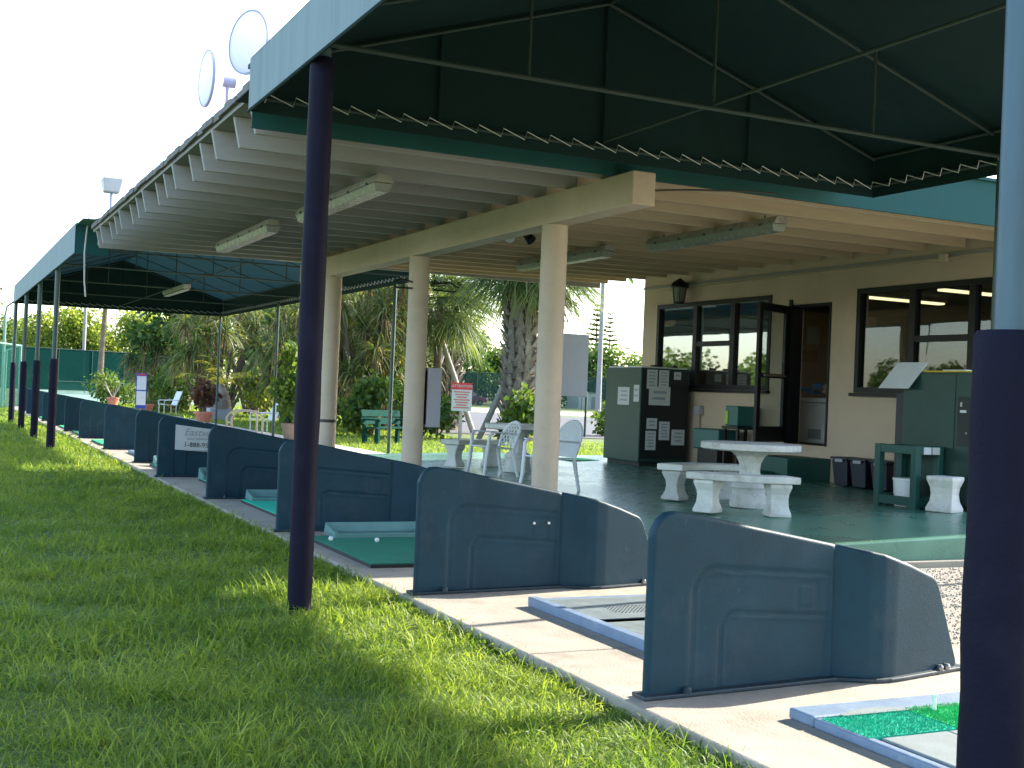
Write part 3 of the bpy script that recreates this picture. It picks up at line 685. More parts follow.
# ------------------------------------------------------------------ awnings
def awning(name, label, x0, x1, y0, y1, zb, ze, zr, fab, frames, lace=True, struts=(), open_end=False):
    xm = (x0+x1)/2; t = thing(name, label, 'awning', (xm, (y0+y1)/2, zb), 'green canvas awnings')
    e = .008; rf = MB()
    rf.sheet([(x0,y0,ze),(xm,y0,zr),(xm,y1,zr),(x0,y1,ze)], e); rf.sheet([(xm,y0,zr),(x1,y0,ze),(x1,y1,ze),(xm,y1,zr)], e)
    rf.build('roof_fabric', fab, t)
    for y, s in ((y0+.012,1),(y1-.012,-1)):
        if open_end and s == 1:      # open towards the flat roof, only a return flap at the outer corner
            MB().box(x0+.01, x0+.55, y, y+.006, zb, ze).build('end_flap', M['fascia'], t); continue
        a = [(x0+.01,y,zb),(x1-.01,y,zb),(x1-.01,y,ze+.005),(xm,y,zr+.002),(x0+.01,y,ze+.005)]
        b = [(q[0],q[1]+.006*s,q[2]) for q in a]
        MB().add(a+b, [(0,1,2,3,4),(9,8,7,6,5)]+[(i,(i+1)%5,5+(i+1)%5,5+i) for i in range(5)]).build('end_panel', M['fabric'], t)
    MB().box(x0-.004,x0+.004,y0,y1,zb,ze).build('valance', M['valance'], t)
    MB().box(x1-.004,x1+.004,y0,y1,zb,ze).build('valance', M['fabric'], t)
    # rolled hem along the lower edge of the street-side valance
    MB().tube([(x0-.006,y0,zb),(x0-.006,y1,zb)], .012, 6).build('hem', M['fabric'], t)
    P_ = lambda nm, pts, r=.014, m=M['framepipe']: MB().tube(pts, r, 8).build(nm, m, t)
    for x in (x0+.04, x1-.04):
        P_('eave_pipe', [(x,y0+.03,ze-.03),(x,y1-.03,ze-.03)]); P_('eave_pipe', [(x,y0+.03,zb+.1),(x,y1-.03,zb+.1)])
    for y in (y0+.05, y1-.05):
        P_('eave_pipe', [(x0+.06,y,zb+.1),(x1-.06,y,zb+.1)])
    P_('ridge_pipe', [(xm,y0+.04,zr-.05),(xm,y1-.04,zr-.05)])
    P_('purlin_pipe', [(xm,y0+.08,zb+.15),(xm,y1-.08,zb+.15)])
    for y in frames:
        P_('rafter_pipe', [(x0+.05,y,ze-.05),(xm,y,zr-.07)]); P_('rafter_pipe', [(xm,y,zr-.07),(x1-.05,y,ze-.05)])
    for y in (y0+.06, y1-.06):
        P_('rafter_pipe', [(x0+.05,y,ze-.04),(xm,y,zr-.05)]); P_('rafter_pipe', [(xm,y,zr-.05),(x1-.05,y,ze-.04)])
    for y in struts:
        P_('tie_pipe', [(x0+.06,y,zb+.12),(x1-.06,y,zb+.12)], .018)
        for q in (.25,.5,.75):
            x = x0+(x1-x0)*q; zt = ze+(zr-ze)*(1-abs(q-.5)*2)-.07
            P_('strut_pipe', [(x,y,zb+.12),(x,y,zt)], .012)
    for q in (.25,.5,.75):
        x = x0+(x1-x0)*q; zt = ze+(zr-ze)*(1-abs(q-.5)*2)-.05
        P_('strut_pipe', [(x,y1-.05,zb+.1),(x,y1-.05,zt)], .014, M['fabric'])
    if lace:
        pts = []; k = int((x1-x0)/.22)
        for i in range(k+1):
            x = x0+.1+(x1-x0-.2)*i/k; pts += [(x,y1-.085,zb+.065),(x+.02,y1-.085,zb+.135)]
        k2 = int((y1-y0)/.22)
        for i in range(1,k2):
            y = y1-.1-(y1-y0-.2)*i/k2; pts += [(x1-.085,y,zb+.065),(x1-.085,y-.02,zb+.135)]
        MB().tube(pts, .0045, 4).build('lacing', M['lace'], t)
    return t
awning('tee_awning', 'dark green gabled awning overhead at the right, on navy padded posts', 2.1, 8.25, -4.2, 9.25, 3.47, 3.87, 4.87, M['fabric'], (7.72,), True, (2.05, 7.55))
awning('tee_awning', 'far green gabled awning beyond the flat roof with light coming through its canvas', 2.1, 8.25, 21.8, 38.7, 3.47, 3.98, 5.0, M['fabric2'], (23.2,25.4,27.5,29.7,31.9,34.1,36.3), True, (25.4,29.7,34.1), open_end=True)
MB1 = thing('fluorescent_light', 'strip light hung along the middle of the far green awning', 'strip light', (5.175,29.6,3.5), 'strip lights')
MB().box(5.09,5.26,28.2,31,3.51,3.60).build('housing', M['fixture'], MB1, bevel=.01); MB().box(5.11,5.24,28.25,30.95,3.46,3.508).build('diffuser', M['lens'], MB1, bevel=.01)

aw = [o for o in COL.objects if o.name.startswith('tee_awning')]
MB().box(2.1, 8.25, 9.255, 9.73, 3.64, 3.65).build('gap_flap', M['fabric'], aw[0])  # unseen flap, added to keep sun from leaking between awning and roof
MB().hexa([(2.1,20.62,3.93),(8.25,20.62,4.03),(8.25,21.795,3.95),(2.1,21.795,3.95),(2.1,20.62,3.94),(8.25,20.62,4.04),(8.25,21.795,3.96),(2.1,21.795,3.96)]).build('gap_flap', M['fascia'], aw[1])
# posts
def post(x, y, ztop, rp, pad, label, pole, r=.04, zbase=LZ):
    t = thing('awning_post', label, 'post', (x,y,zbase), 'posts carrying the awnings')
    MB().tube([(x,y,zbase),(x,y,ztop)], r, 20).build('pole', pole, t, smooth=True)
    if pad:
        rr = np.random.default_rng(int(y*10)+5); k = 14; pr = []
        for i in range(k+1):
            z = zbase+(pad-zbase)*i/k; q = rp*(1+.02*rr.normal())
            if i in (0,k): pr.append((q*.93, z))
            else: pr.append((q, z))
        pr = [(pr[0][0],zbase+.002)]+[(a,b) for a,b in pr[1:-1]]+[(rp,pad-.012),(rp*.92,pad)]
        pdo = MB().lathe(pr, (x,y,0), 28).build('foam_pad', M['pad'], t, smooth=True)
        if ztop-pad < .3: MB().tube([(x,y,pad),(x,y,ztop)], r*1.25, 20).build('collar', M['galv'], t, smooth=True)
    return t
post(2.218, 2.01, 3.56, .083, 1.59, 'nearest awning post, blue-grey pipe with navy foam padding below, at the right edge', M['galv'], .04)
post(2.18, 7.58, 3.56, .079, 3.50, 'dark post wrapped in navy padding to its full height, standing in the grass', M['galv'], .045)
FP = [(2.16,25.4,'padded green post, first under the far awning from the flat roof'),(2.16,29.7,'padded green post, second under the far awning'),
      (2.16,34.1,'padded green post, third under the far awning'),(2.16,38.5,'padded green post at the far end of the far awning')]
for x, y, l in FP: post(x, y, 3.56, .082, 1.72, l, M['postgreen'], .05)
for x, y, l in [(8.13,7.55,'plain green post on the gravel side of the near awning'),(8.13,22.5,'plain green post between two round columns, right side of far awning'),(8.13,31.4,'plain green post left of the shrub tub, right side of far awning'),(8.13,38.5,'plain green post at the far right corner of the far awning')]:
    post(x, y, 3.56, 0, 0, l, M['postgreen'], .036, zbase=-.02)
tag(recenter(MB().tube([(2.30,21.6,4.15),(2.27,21.65,3.9),(2.25,21.7,3.5),(2.27,21.7,3.0),(2.30,21.72,2.75)], .014, 6).build('loose_cable', M['whitewire'])), 'thin white wire dangling from the corner of the far awning', 'cable')
tag(recenter(MB().tube([(5.85,9.9,3.36),(6.35,9.7,3.40),(6.9,9.55,3.43),(7.3,9.5,3.44)], .010, 6).build('power_cable', M['cablem'])), 'black cable running from the beam end to the near awning', 'cable')
#PART3
# ------------------------------------------------------------------ tee dividers
def divider_proto():
    t = thing('tee_divider', 'x', 'tee divider', (0,0,0), 'moulded dividers between the tee bays')
    xs = np.unique(np.concatenate([np.linspace(0,.03,6), np.linspace(.03,1.14,70), np.linspace(1.14,1.46,26), np.linspace(1.46,2.0,26), np.linspace(2.0,2.04,6)]))
    plan = [(0,0),(.6,.035),(1.15,.075),(1.185,.07),(1.22,.045),(1.32,-.012),(1.40,-.03),(1.48,-.025),(1.75,.03),(2.04,.09)]
    yf = np.interp(xs, [p[0] for p in plan], [p[1] for p in plan])
    # smooth the plan a little
    tp = [(0,.76),(.015,.80),(.04,.845),(.08,.873),(.13,.878),(.30,.855),(1.15,.70),(1.22,.69),(1.40,.655),(1.60,.595),(1.74,.545),(1.80,.525),(1.84,.495),(1.88,.40),(2.04,.03)]
    top = np.interp(xs, [p[0] for p in tp], [p[1] for p in tp])
    nz = 64; tt = np.concatenate([np.linspace(0,.96,nz-7), np.linspace(.965,1,7)])
    def sdf(x, z, xl, zt, r):      # > 0 inside the panel whose left/top edges are xl / zt(x)
        a = x-xl; b = (zt-(x-xl)*.075)-z
        if a < r and b < r: return r-math.hypot(r-a, r-b)
        return min(a, b)
    def emboss(x, z):
        d = 0.
        if x < 1.13:
            for xl, zt, r in ((.25,.61,.14),(.43,.385,.10)):
                s = sdf(x, z, xl, zt, r)
                g = math.exp(-(s/.009)**2)*.015
                d += g + (.010 if s > 0 else 0)*(1-math.exp(-(max(s,0)/.02)**2))
            s = .062-max(abs(x-.98), abs(z-.44))
            d += math.exp(-(s/.007)**2)*.005
        d += .018*math.exp(-((x-1.165)/.012)**2)      # seam where panel meets the wing
        return d
    R = .022; V = []; nx = len(xs); TH = .058
    for side in (0,1):
        for i, x in enumerate(xs):
            for v in tt:
                z = top[i]*v
                e = min(x*1.0, top[i]-z, (2.04-x)*1.0)
                rd = 0 if e >= R else R-math.sqrt(max(0, R*R-(R-e)**2))
                y = yf[i]+rd+emboss(x, z) if side == 0 else yf[i]+TH-rd
                V.append((x, y, z))
    n = len(tt); F = []
    fid = lambda s,i,j: s*nx*n+i*n+j
    for i in range(nx-1):
        for j in range(n-1):
            F.append((fid(0,i,j),fid(0,i+1,j),fid(0,i+1,j+1),fid(0,i,j+1)))
            F.append((fid(1,i,j),fid(1,i,j+1),fid(1,i+1,j+1),fid(1,i+1,j)))
        F.append((fid(0,i,n-1),fid(0,i+1,n-1),fid(1,i+1,n-1),fid(1,i,n-1)))
        F.append((fid(0,i,0),fid(1,i,0),fid(1,i+1,0),fid(0,i+1,0)))
    for j in range(n-1):
        F.append((fid(0,0,j),fid(0,0,j+1),fid(1,0,j+1),fid(1,0,j)))
        F.append((fid(0,nx-1,j),fid(1,nx-1,j),fid(1,nx-1,j+1),fid(0,nx-1,j+1)))
    np_mesh('moulded_panel', V, F, M['poly'], t, smooth=True)
    pl = np.interp(np.linspace(-.03,2.08,24), [p[0] for p in plan], [p[1] for p in plan]); px_ = np.linspace(-.03,2.08,24)
    poly = [(x,y-.035) for x,y in zip(px_,pl)]+[(x,y+TH+.03) for x,y in zip(px_[::-1],pl[::-1])]
    MB().prism(poly, .001, .022).build('base_flange', M['polyedge'], t, bevel=.006)
    for bx, by in ((.22,-.008),(1.86,.035),(1.92,.048)):
        MB().lathe([(.02,.02),(.02,.036),(.014,.048),(.0,.05)], (bx,by,0), 10).build('anchor_bolt', M['steel'] if bx > 1 else M['polyedge'], t)
    return t
DIVS = [(4.83,'nearest tee divider, with scuffs near its front edge, right of centre'),
        (7.77,'second tee divider from the camera, two pale screws on its panel'),
        (11.35,'third tee divider from the camera, partly behind the navy padded post'),
        (14.62,'fourth tee divider from the camera, just left of the navy padded post'),
        (17.91,'fifth tee divider from the camera, carrying a white phone number sign'),
        (20.95,'sixth tee divider from the camera, just left of the one with the sign'),
        (24.7,'seventh tee divider from the camera, below the small terracotta pot'),
        (29.0,'eighth tee divider from the camera, just right of the first padded green post'),
        (32.4,'ninth tee divider from the camera, partly behind the first padded green post'),
        (35.8,'tenth tee divider from the camera, seen past the padded green posts'),
        (39.2,'eleventh tee divider from the camera, far down the row'),(42.6,'twelfth tee divider from the camera, far down the row'),
        (46.0,'thirteenth tee divider from the camera, far down the row'),(49.4,'last visible tee divider at the far left end of the row')]
dp = divider_proto()
for i, (y, l) in enumerate(DIVS):
    d = dp if i == 0 else copy_tree(dp)
    place(d, ((3.07,3.04,3.01,3.01,2.97,3.1,3.07)[i] if i < 7 else 3.06, y, 0), (0,.006,-.012,.01,.0,-.015,.012)[i % 7], l)
    if i == 1:
        ORG[d] = Vector((0,0,0))
        for sx in (.93,1.05):
            MB().lathe([(.011,0),(.009,.01),(0,.012)], (0,0,0), 8).build('screw', M['ball'], d)
            s_ = [c for c in d.children if c.name.startswith('screw')][-1]; s_.location = (sx,.068,.475); s_.rotation_euler = (PI/2,0,0)
    if i == 4:
        ORG[d] = Vector((0,0,0))
        sb = MB().hexa([(.24,-.004,.40),(1.14,.050,.34),(1.14,.056,.34),(.24,.002,.40),(.24,-.004,.76),(1.14,.050,.66),(1.14,.056,.66),(.24,.002,.76)]).build('sign_panel', M['paper'], d)
        ux = Vector((.9,.054,-.035)); uz = Vector((0,0,1))
        for tx, sz, x, z in (('Eastville',.15,.60,.645),('total',.06,.46,.56),('athletics',.06,.64,.56),('1-888-953',.10,.57,.465),('www.eastville.com',.04,.64,.385)):
            text_mesh('lettering', tx, sz, M['ink'] if sz == .10 else M['greybox'], sb, (x, x*.06-.0235, z+.0), ux, uz, .001, shear=.35 if tx == 'Eastville' else 0.)

# ------------------------------------------------------------------ mats, trays, balls
def frame_mat(name, label, x0, x1, y0, y1):
    t = thing(name, label, 'golf mat', ((x0+x1)/2,(y0+y1)/2,0), 'golf mats lying in the tee bays'); return t
# near blue tray mat with turf
t = frame_mat('hitting_mat', 'blue tray mat with bright green turf and a white tee at the lower right', 3.52, 5.12, 3.02, 4.36)
x0,x1,y0,y1 = 3.52,5.12,3.02,4.36
fm = MB(); 
prof = [(0,.0),(.0,.055),(.03,.062),(.06,.058)]
fm.box(x0,x1,y1-.17,y1,.001,.052).box(x0,x0+.05,y0,y1-.171,.001,.046).box(x1-.05,x1,y0,y1-.171,.001,.052).box(x0+.051,x1-.051,y0,y1-.171,.001,.030)
fm.build('rubber_tray', M['blue'], t, bevel=.012, seg=3)
MB().prism([(x0+.14+.02*k, y1-.18+.055*math.sin(PI*min(1,k/20))) for k in range(60)]+[(x0+.14+1.18,y1-.21),(x0+.14,y1-.21)], .0525, .055).build('groove', M['greymat'], t)
def turf(x0,x1,y0,y1,z,h,m,par,seed,n=5200):
    MB().box(x0,x1,y0,y1,z-.012,z).build('turf_backing', M[m], par)
    r = np.random.default_rng(seed); B = np.stack([r.uniform(x0,x1,n), r.uniform(y0,y1,n), np.full(n,z-.002)],1)
    D = np.stack([r.normal(size=n)*.5, r.normal(size=n)*.5, np.ones(n)],1)
    V,F = straps(B,D,h*.7*(.7+.6*r.random(n)),.006,.2,1,seed)
    np_mesh('turf_strip', V, F, M[m], par)
turf(x0+.02,x0+.50,y1-.50,y1-.20,.048,.020,'turfb',t,1); turf(x0+.507,x0+1.0,y1-.47,y1-.18,.052,.022,'turf',t,2); turf(x0+1.006,x1-.06,y1-.46,y1-.17,.052,.022,'turf',t,3)
MB().lathe([(.010,.0),(.009,.055),(.013,.07),(.012,.072)], (x0+.62,y1-.25,.055), 10).build('rubber_tee', M['ball'], t)
gp = MB()
for k in range(4): gp.box(x0+.065+.365*k, x0+.065+.365*k+.36, y0+.03, y1-.52, .035, .050)
gp.build('stance_panel', M['greymat'], t, bevel=.006)
# second bay: blue-edged mat with two ribbed grey panels
t = frame_mat('hitting_mat', 'blue edged mat with two ribbed grey panels between the two nearest dividers', 3.62, 5.0, 5.5, 7.2)
x0,x1,y0,y1 = 3.62,5.0,5.5,7.2
MB().box(x0,x0+.075,y0,y1,.001,.066).box(x1-.05,x1,y0,y1,.001,.05).box(x0+.076,x1-.051,y1-.06,y1,.001,.052).box(x0+.076,x1-.051,y0,y0+.06,.001,.052).box(x0+.076,x1-.051,y0+.061,y1-.061,.001,.03).build('rubber_tray', M['blue'], t, bevel=.010, seg=3)
for (a,b) in ((6.43,7.13),(5.84,6.34)):
    rb = MB(); k = 0; y = a
    while y < b-.02: rb.box(x0+.085, x1-.06, y, y+.026, .032, .054); y += .035
    rb.box(x0+.085, x1-.06, a, b, .03, .048); rb.build('ribbed_panel', M['greymat'], t)
turf(x0+.09,x1-.06,5.57,5.80,.05,.022,'turf',t,9,3000)
db = MB(); r_ = np.random.default_rng(2)
for i in range(22):
    for j in range(8):
        x = 3.95+i*.028+j*.002; y = 6.55+j*.036
        if ((x-4.2)/.34)**2+((y-6.7)/.15)**2 < 1: db.lathe([(.006,0),(.004,.004)], (x,y,.054), 6)
db.build('stud_pattern', M['black'], t)
# plain green mats with ball trays in the following bays
def green_mat(label, x0, x1, y0, y1, m='turf_dark'):
    t = frame_mat('green_mat', label, x0, x1, y0, y1)
    MB().box(x0,x1,y0,y1,.001,.028).build('rubber_base', M['black'], t)
    MB().box(x0+.006,x1-.006,y0+.006,y1-.006,.0285,.038).build('turf_top', M[m], t); return t
def tray(label, x, y, w, tilt=0., ang=0., h=.10):
    t = thing('ball_tray', label, 'ball tray', (x,y,.039), 'ball trays on the mats')
    b = MB(); d = .34
    b.hexa([(x-w/2,y-d/2,.040),(x+w/2,y-d/2,.040),(x+w/2,y+d/2,.040),(x-w/2,y+d/2,.040),(x-w/2,y-d/2,.055),(x+w/2,y-d/2,.055),(x+w/2,y+d/2,.055),(x-w/2,y+d/2,.055)])
    b.build('tray_floor', M['traygreen'], t)
    MB().hexa([(x-w/2,y+d/2-.03,.056),(x+w/2,y+d/2-.03,.056),(x+w/2,y+d/2,.056),(x-w/2,y+d/2,.056),(x-w/2+.02,y+d/2+.01,.04+h),(x+w/2-.06,y+d/2+.01,.04+h),(x+w/2-.06,y+d/2+.03,.04+h),(x-w/2+.02,y+d/2+.03,.04+h)]).build('back_wall', M['traygreen'], t, bevel=.006)
    for sx in (x-w/2, x+w/2-.035):
        MB().hexa([(sx,y-d/2,.056),(sx+.035,y-d/2,.056),(sx+.035,y+d/2-.031,.056),(sx,y+d/2-.031,.056),(sx,y-d/2,.085),(sx+.035,y-d/2,.085),(sx+.035,y+d/2-.031,.04+h),(sx,y+d/2-.031,.04+h)]).build('side_wall', M['traygreen'], t, bevel=.006)
    MB().box(x-w/2+.036,x+w/2-.036,y-d/2,y-d/2+.025,.056,.075).build('front_lip', M['traygreen'], t, bevel=.006)
    return t
def gball(x, y, lab, z=.038):
    tag(recenter(MB().lathe([(.021*math.sin(PI*k/8), .021-.021*math.cos(PI*k/8)) for k in range(9)], (x,y,z), 14).build('golf_ball', M['ball'], smooth=True)), lab, 'golf ball', 'golf balls lying on the mats')
green_mat('bright green mat with a black edge, between the second and third dividers', 3.14, 4.75, 8.98, 10.75); tray('pale green ball tray on the black edged green mat', 3.86, 10.72, 1.05)
gball(3.24, 10.36, 'white golf ball at the left end of the ball tray on the black edged mat'); gball(3.62, 10.22, 'white golf ball in front of the ball tray on the black edged mat')
green_mat('green mat just left of the padded post, between third and fourth dividers', 3.33, 4.7, 12.5, 14.2, 'turfb'); tray('ball tray left of the padded post, beside the fourth divider', 3.88, 14.15, .95)
green_mat('teal mat in front of the divider with the white sign', 3.45, 4.7, 15.6, 17.3, 'turfb'); tray('ball tray under the white phone number sign', 3.9, 17.2, .9, h=.14)
green_mat('green mat left of the divider with the sign', 3.25, 4.7, 18.4, 20.3); tray('ball tray left of the divider with the sign', 3.75, 20.15, .9, h=.12); gball(3.55, 19.6, 'white golf ball on the mat left of the sign divider', .038)
t = frame_mat('hitting_mat', 'blue mat between the sixth and seventh dividers', 3.4, 4.8, 21.8, 23.8)
MB().box(3.4,4.8,21.8,23.8,.001,.05).build('rubber_tray', M['blue'], t, bevel=.012); MB().box(3.5,4.7,21.9,23.7,.0505,.058).build('stance_panel', M['greymat'], t)
for i,(a,l) in enumerate([(25.9,'green mat between the seventh and eighth dividers'),(30.0,'green mat between the eighth and ninth dividers'),(33.4,'green mat between the ninth and tenth dividers'),(36.8,'green mat between the tenth and eleventh dividers'),(40.2,'green mat between the eleventh and twelfth dividers')]):
    green_mat(l, 3.2, 4.7, a, a+1.9, 'turf_dark' if i % 2 else 'turf')

# ------------------------------------------------------------------ strip lights, lanterns, roof lamps
def strip(label, x, y0, y1, z, w=.2):
    ym = (y0+y1)/2; t = thing('fluorescent_light', label, 'strip light', (x,ym,z), 'strip lights')
    MB().hexa([(x-w/2,y0,z+.04),(x+w/2,y0,z+.04),(x+w/2,y1,z+.04),(x-w/2,y1,z+.04),(x-w/2+.04,y0,z+.12),(x+w/2-.04,y0,z+.12),(x+w/2-.04,y1,z+.12),(x-w/2+.04,y1,z+.12)]).build('housing', M['fixture'], t, bevel=.006)
    MB().hexa([(x-w/2+.03,y0+.05,z-.045),(x+w/2-.03,y0+.05,z-.045),(x+w/2-.03,y1-.05,z-.045),(x-w/2+.03,y1-.05,z-.045),(x-w/2+.005,y0+.03,z+.038),(x+w/2-.005,y0+.03,z+.038),(x+w/2-.005,y1-.03,z+.038),(x-w/2+.005,y1-.03,z+.038)]).build('diffuser', M['lens'], t, bevel=.008)
    for k in range(5):
        y = y0+.25+(y1-y0-.5)*k/4
        MB().box(x-w/2-.008,x+w/2+.008,y-.018,y+.018,z+.03,z+.055).build('clip', M['galv'], t)
    for y in (y0+.3,y1-.3): MB().tube([(x,y,z+.12),(x,y,z+.16)], .012, 6).build('hanger', M['galv'], t)
    return t
strip('rusty strip light under the left eaves, nearer the camera', 3.84, 11.05, 13.9, 3.34)
strip('rusty strip light under the left eaves, farther one of the two', 3.77, 14.95, 18.0, 3.34)
strip('strip light under the porch ceiling, half hidden by a round column', 8.39, 14.6, 17.45, 3.40)
strip('long strip light under the porch ceiling in front of the shop window', 8.40, 10.85, 13.55, 3.37)
t = thing('wall_lantern', 'dark bronze lantern by the top left corner of the shop window', 'lantern', (11.5,17.57,3.08))
c = (11.5,17.57,0)
MB().lathe([(.155,3.34),(.16,3.36),(.12,3.43),(.06,3.47),(.02,3.50)], c, 10).build('cap', M['bronze'], t)
MB().lathe([(.095,3.10),(.125,3.335)], c, 10).build('glass', M['lampglass'], t)
MB().lathe([(.06,3.05),(.10,3.07),(.10,3.098)], c, 10).build('base', M['bronze'], t)
for k in range(6):
    a = 2*PI*k/6; MB().tube([(c[0]+.10*math.cos(a),c[1]+.10*math.sin(a),3.09),(c[0]+.13*math.cos(a),c[1]+.13*math.sin(a),3.345)], .008, 5).build('rib', M['bronze'], t)
MB().box(11.5,11.697,17.55,17.59,3.40,3.44).build('arm', M['bronze'], t)
t = thing('security_light', 'small twin security light under the porch beam', 'security light', (6.35,13.33,3.22))
MB().lathe([(.06,3.43),(.06,3.40)], (6.35,13.33,0), 14).build('base', M['white'], t)
for sx in (-.10,.10):
    MB().tube([(6.35+sx*.3,13.33,3.41),(6.35+sx,13.30,3.36),(6.35+sx*1.5,13.22,3.27)], [.03,.045,.065], 12).build('lamp_head', M['bronze' if sx>0 else 'white'], t, smooth=True)
MB().tube([(6.35,13.33,3.4),(6.35,13.30,3.33)], .028, 10).build('sensor', M['bronze'], t)
def roof_lamp(label, x, y, zc, n, R=.29):
    t = thing('roof_floodlight', label, 'floodlight', (x,y,3.88), 'floodlights on the roof edge'); n = Vector(n).normalized()
    a = Vector((0,0,1)).cross(n).normalized(); b = n.cross(a); c = Vector((x,y,zc))
    def ring(r, o, k=36): return [c+n*o+a*(r*math.cos(2*PI*j/k))+b*(r*math.sin(2*PI*j/k)) for j in range(k)]
    def shell(name, rs, m, closed=True):
        k = 36; vs = []; fs = []
        for r,o in rs: vs += ring(r,o)
        for i in range(len(rs)-1):
            for j in range(k): fs.append((i*k+j,i*k+(j+1)%k,(i+1)*k+(j+1)%k,(i+1)*k+j))
        if closed: fs += [tuple(range(k))[::-1], tuple((len(rs)-1)*k+j for j in range(k))]
        return MB().add(vs,fs).build(name, m, t, smooth=True)
    shell('lens', [(R,.0),(R,.012)], M['disc']); shell('rim', [(R-.004,-.012),(R+.010,-.012),(R+.010,.016),(R-.004,.016),(R-.004,-.012)], M['rim'], False)
    shell('reflector', [(R-.006,-.014),(R*.8,-.07),(R*.45,-.13),(R*.2,-.16)], M['disc'])
    shell('lamp_base', [(R*.2,-.162),(R*.2,-.30)], M['rim'])
    MB().tube([tuple(c-n*.22-Vector((0,0,.05))), (x+.24,y+.02,3.87)], .022, 8).build('bracket', M['rim'], t)
roof_lamp('round floodlight on the roof edge right beside the near awning', 2.5, 11.12, 4.52, (-.93,-.40,0), .285)
roof_lamp('round floodlight on the roof edge seen almost edge on', 2.5, 13.02, 4.60, (-1,-.06,0), .29)
t = thing('roof_lamp_box', 'pale boxy lamp at the far end of the roof edge', 'floodlight', (2.5,20.5,3.9), None)
MB().hexa([(2.38,20.4,4.38),(2.62,20.4,4.38),(2.62,20.65,4.38),(2.38,20.65,4.38),(2.34,20.33,4.60),(2.66,20.33,4.60),(2.66,20.7,4.60),(2.34,20.7,4.60)]).build('lamp_housing', mat('pale_lamp_paint',(.50,.52,.56),.4,.05), t, bevel=.02)
MB().tube([(2.5,20.5,3.9),(2.5,20.52,4.37)], .025, 8).build('stem', M['rim'], t)

# ------------------------------------------------------------------ boxes on the columns
t = thing('notice_board', 'grey board mounted behind the nearest round column', 'notice board', (5.86,11.34,1.40))
MB().box(5.70,6.27,11.27,11.36,1.40,2.06).build('panel', M['greybox'], t, bevel=.006); MB().box(5.72,5.78,11.243,11.268,1.5,1.9).build('bracket', M['galv'], t)
t = thing('meter_box', 'slim lilac grey box on the side of the second round column', 'electrical box', (5.98,15.0,.9))
MB().box(5.86,6.05,14.80,15.02,.92,1.70).build('cabinet', M['lilac'], t, bevel=.01); MB().box(5.857,5.859,14.84,14.99,.96,1.66).build('cover', M['bronze'], t)
t = thing('hanger_bracket', 'black iron scroll bracket high on the second round column', 'bracket', (5.72,14.78,2.75))
for sg in (-1,1):
    MB().tube([(5.72+.14*sg,14.80,2.80),(5.72+.34*sg,14.7,2.82),(5.72+.46*sg,14.66,2.76),(5.72+.40*sg,14.66,2.70),(5.72+.14*sg,14.80,2.72)], .012, 6).build('arm', M['bronze'], t)
# ------------------------------------------------------------------ machines on the terrace
t = thing('ball_machine', 'tall green ball machine papered with notices, left of the shop window', 'vending machine', (11.05,17.86,.3))
MB().box(10.62,11.58,17.27,18.43,.36,1.93).build('cabinet', M['machine'], t, bevel=.012)
MB().box(10.68,11.52,17.33,18.38,.29,.358).build('plinth', M['black'], t)
MB().box(10.64,11.56,17.262,17.269,.42,1.90).build('front_panel', M['machinedark'], t)
MB().box(10.65,11.55,17.3,18.40,1.932,1.955).build('top_cover', M['white'], t, bevel=.005)
for x,y in ((11.0,17.5),(11.35,17.4)): MB().box(x-.04,x+.04,y-.04,y+.04,1.956,1.99).build('latch', M['black'], t)
def notice(par, axis, a0, a1, z0, z1, lines, pos, seed):
    r = np.random.default_rng(seed); lab = None
    if axis == 'y': nb = MB().box(a0,a1,pos-.004,pos,z0,z1).build('notice', M['paper'], par)
    else: nb = MB().box(pos-.004,pos,a0,a1,z0,z1).build('notice', M['paper'], par)
    ib = MB(); h = (z1-z0)/(lines+1)
    for k in range(lines):
        z = z1-h*(k+.9); u = (.15+.12*r.random())*(a1-a0); v = (.15+.12*r.random())*(a1-a0)
        if axis == 'y': ib.box(a0+u,a1-v,pos-.0055,pos-.0045,z-h*.22,z+h*.22)
        else: ib.box(pos-.0055,pos-.0045,a0+u,a1-v,z-h*.22,z+h*.22)
    ib.build('print', M['greybox'], nb); return nb
# left face (towards the lawn) and dark front
notice(t,'x',17.62,18.00,1.30,1.60,3,10.619,1); notice(t,'x',17.31,17.48,1.36,1.64,2,10.619,2)
# positions on the dark front, left to right
for k,(a,b,z0,z1,ln) in enumerate([(10.77,10.93,1.60,1.89,5),(10.955,11.11,1.62,1.89,5),(10.81,11.14,1.33,1.61,2),(11.19,11.30,1.77,1.87,1),(10.79,10.95,.93,1.08,2),(10.78,10.94,.58,.87,5),(10.985,11.15,.75,1.03,5),(11.185,11.39,.67,.90,3)]):
    notice(t,'y',10.64+(a-10.70)*1.26,10.64+(b-10.70)*1.26,z0-.015,z1+.015,ln,17.261-.0002*k,20+k)
t = thing('ball_dispenser', 'green ball dispenser cabinet with a yellow top edge, near the right edge', 'vending machine', (11.0,10.87,.29))
MB().box(10.57,11.45,10.32,11.45,.34,1.86).build('cabinet', M['machine'], t, bevel=.012)
MB().box(10.62,11.40,10.37,11.40,.29,.338).build('plinth', M['black'], t)
MB().box(10.60,11.44,10.34,11.42,1.862,1.88).build('top_edge', mat('yellow_edging',(.6,.42,.03),.6), t)
cp = MB().box(10.560,10.568,10.37,10.57,1.02,1.58).build('coin_panel', M['machinedark'], t)
MB().box(10.553,10.559,10.44,10.53,1.40,1.43).build('label_plate', M['white'], cp); MB().box(10.553,10.559,10.50,10.53,1.47,1.52).build('lock', M['steel'], cp); MB().box(10.553,10.559,10.42,10.44,1.16,1.18).build('lock', M['steel'], cp)
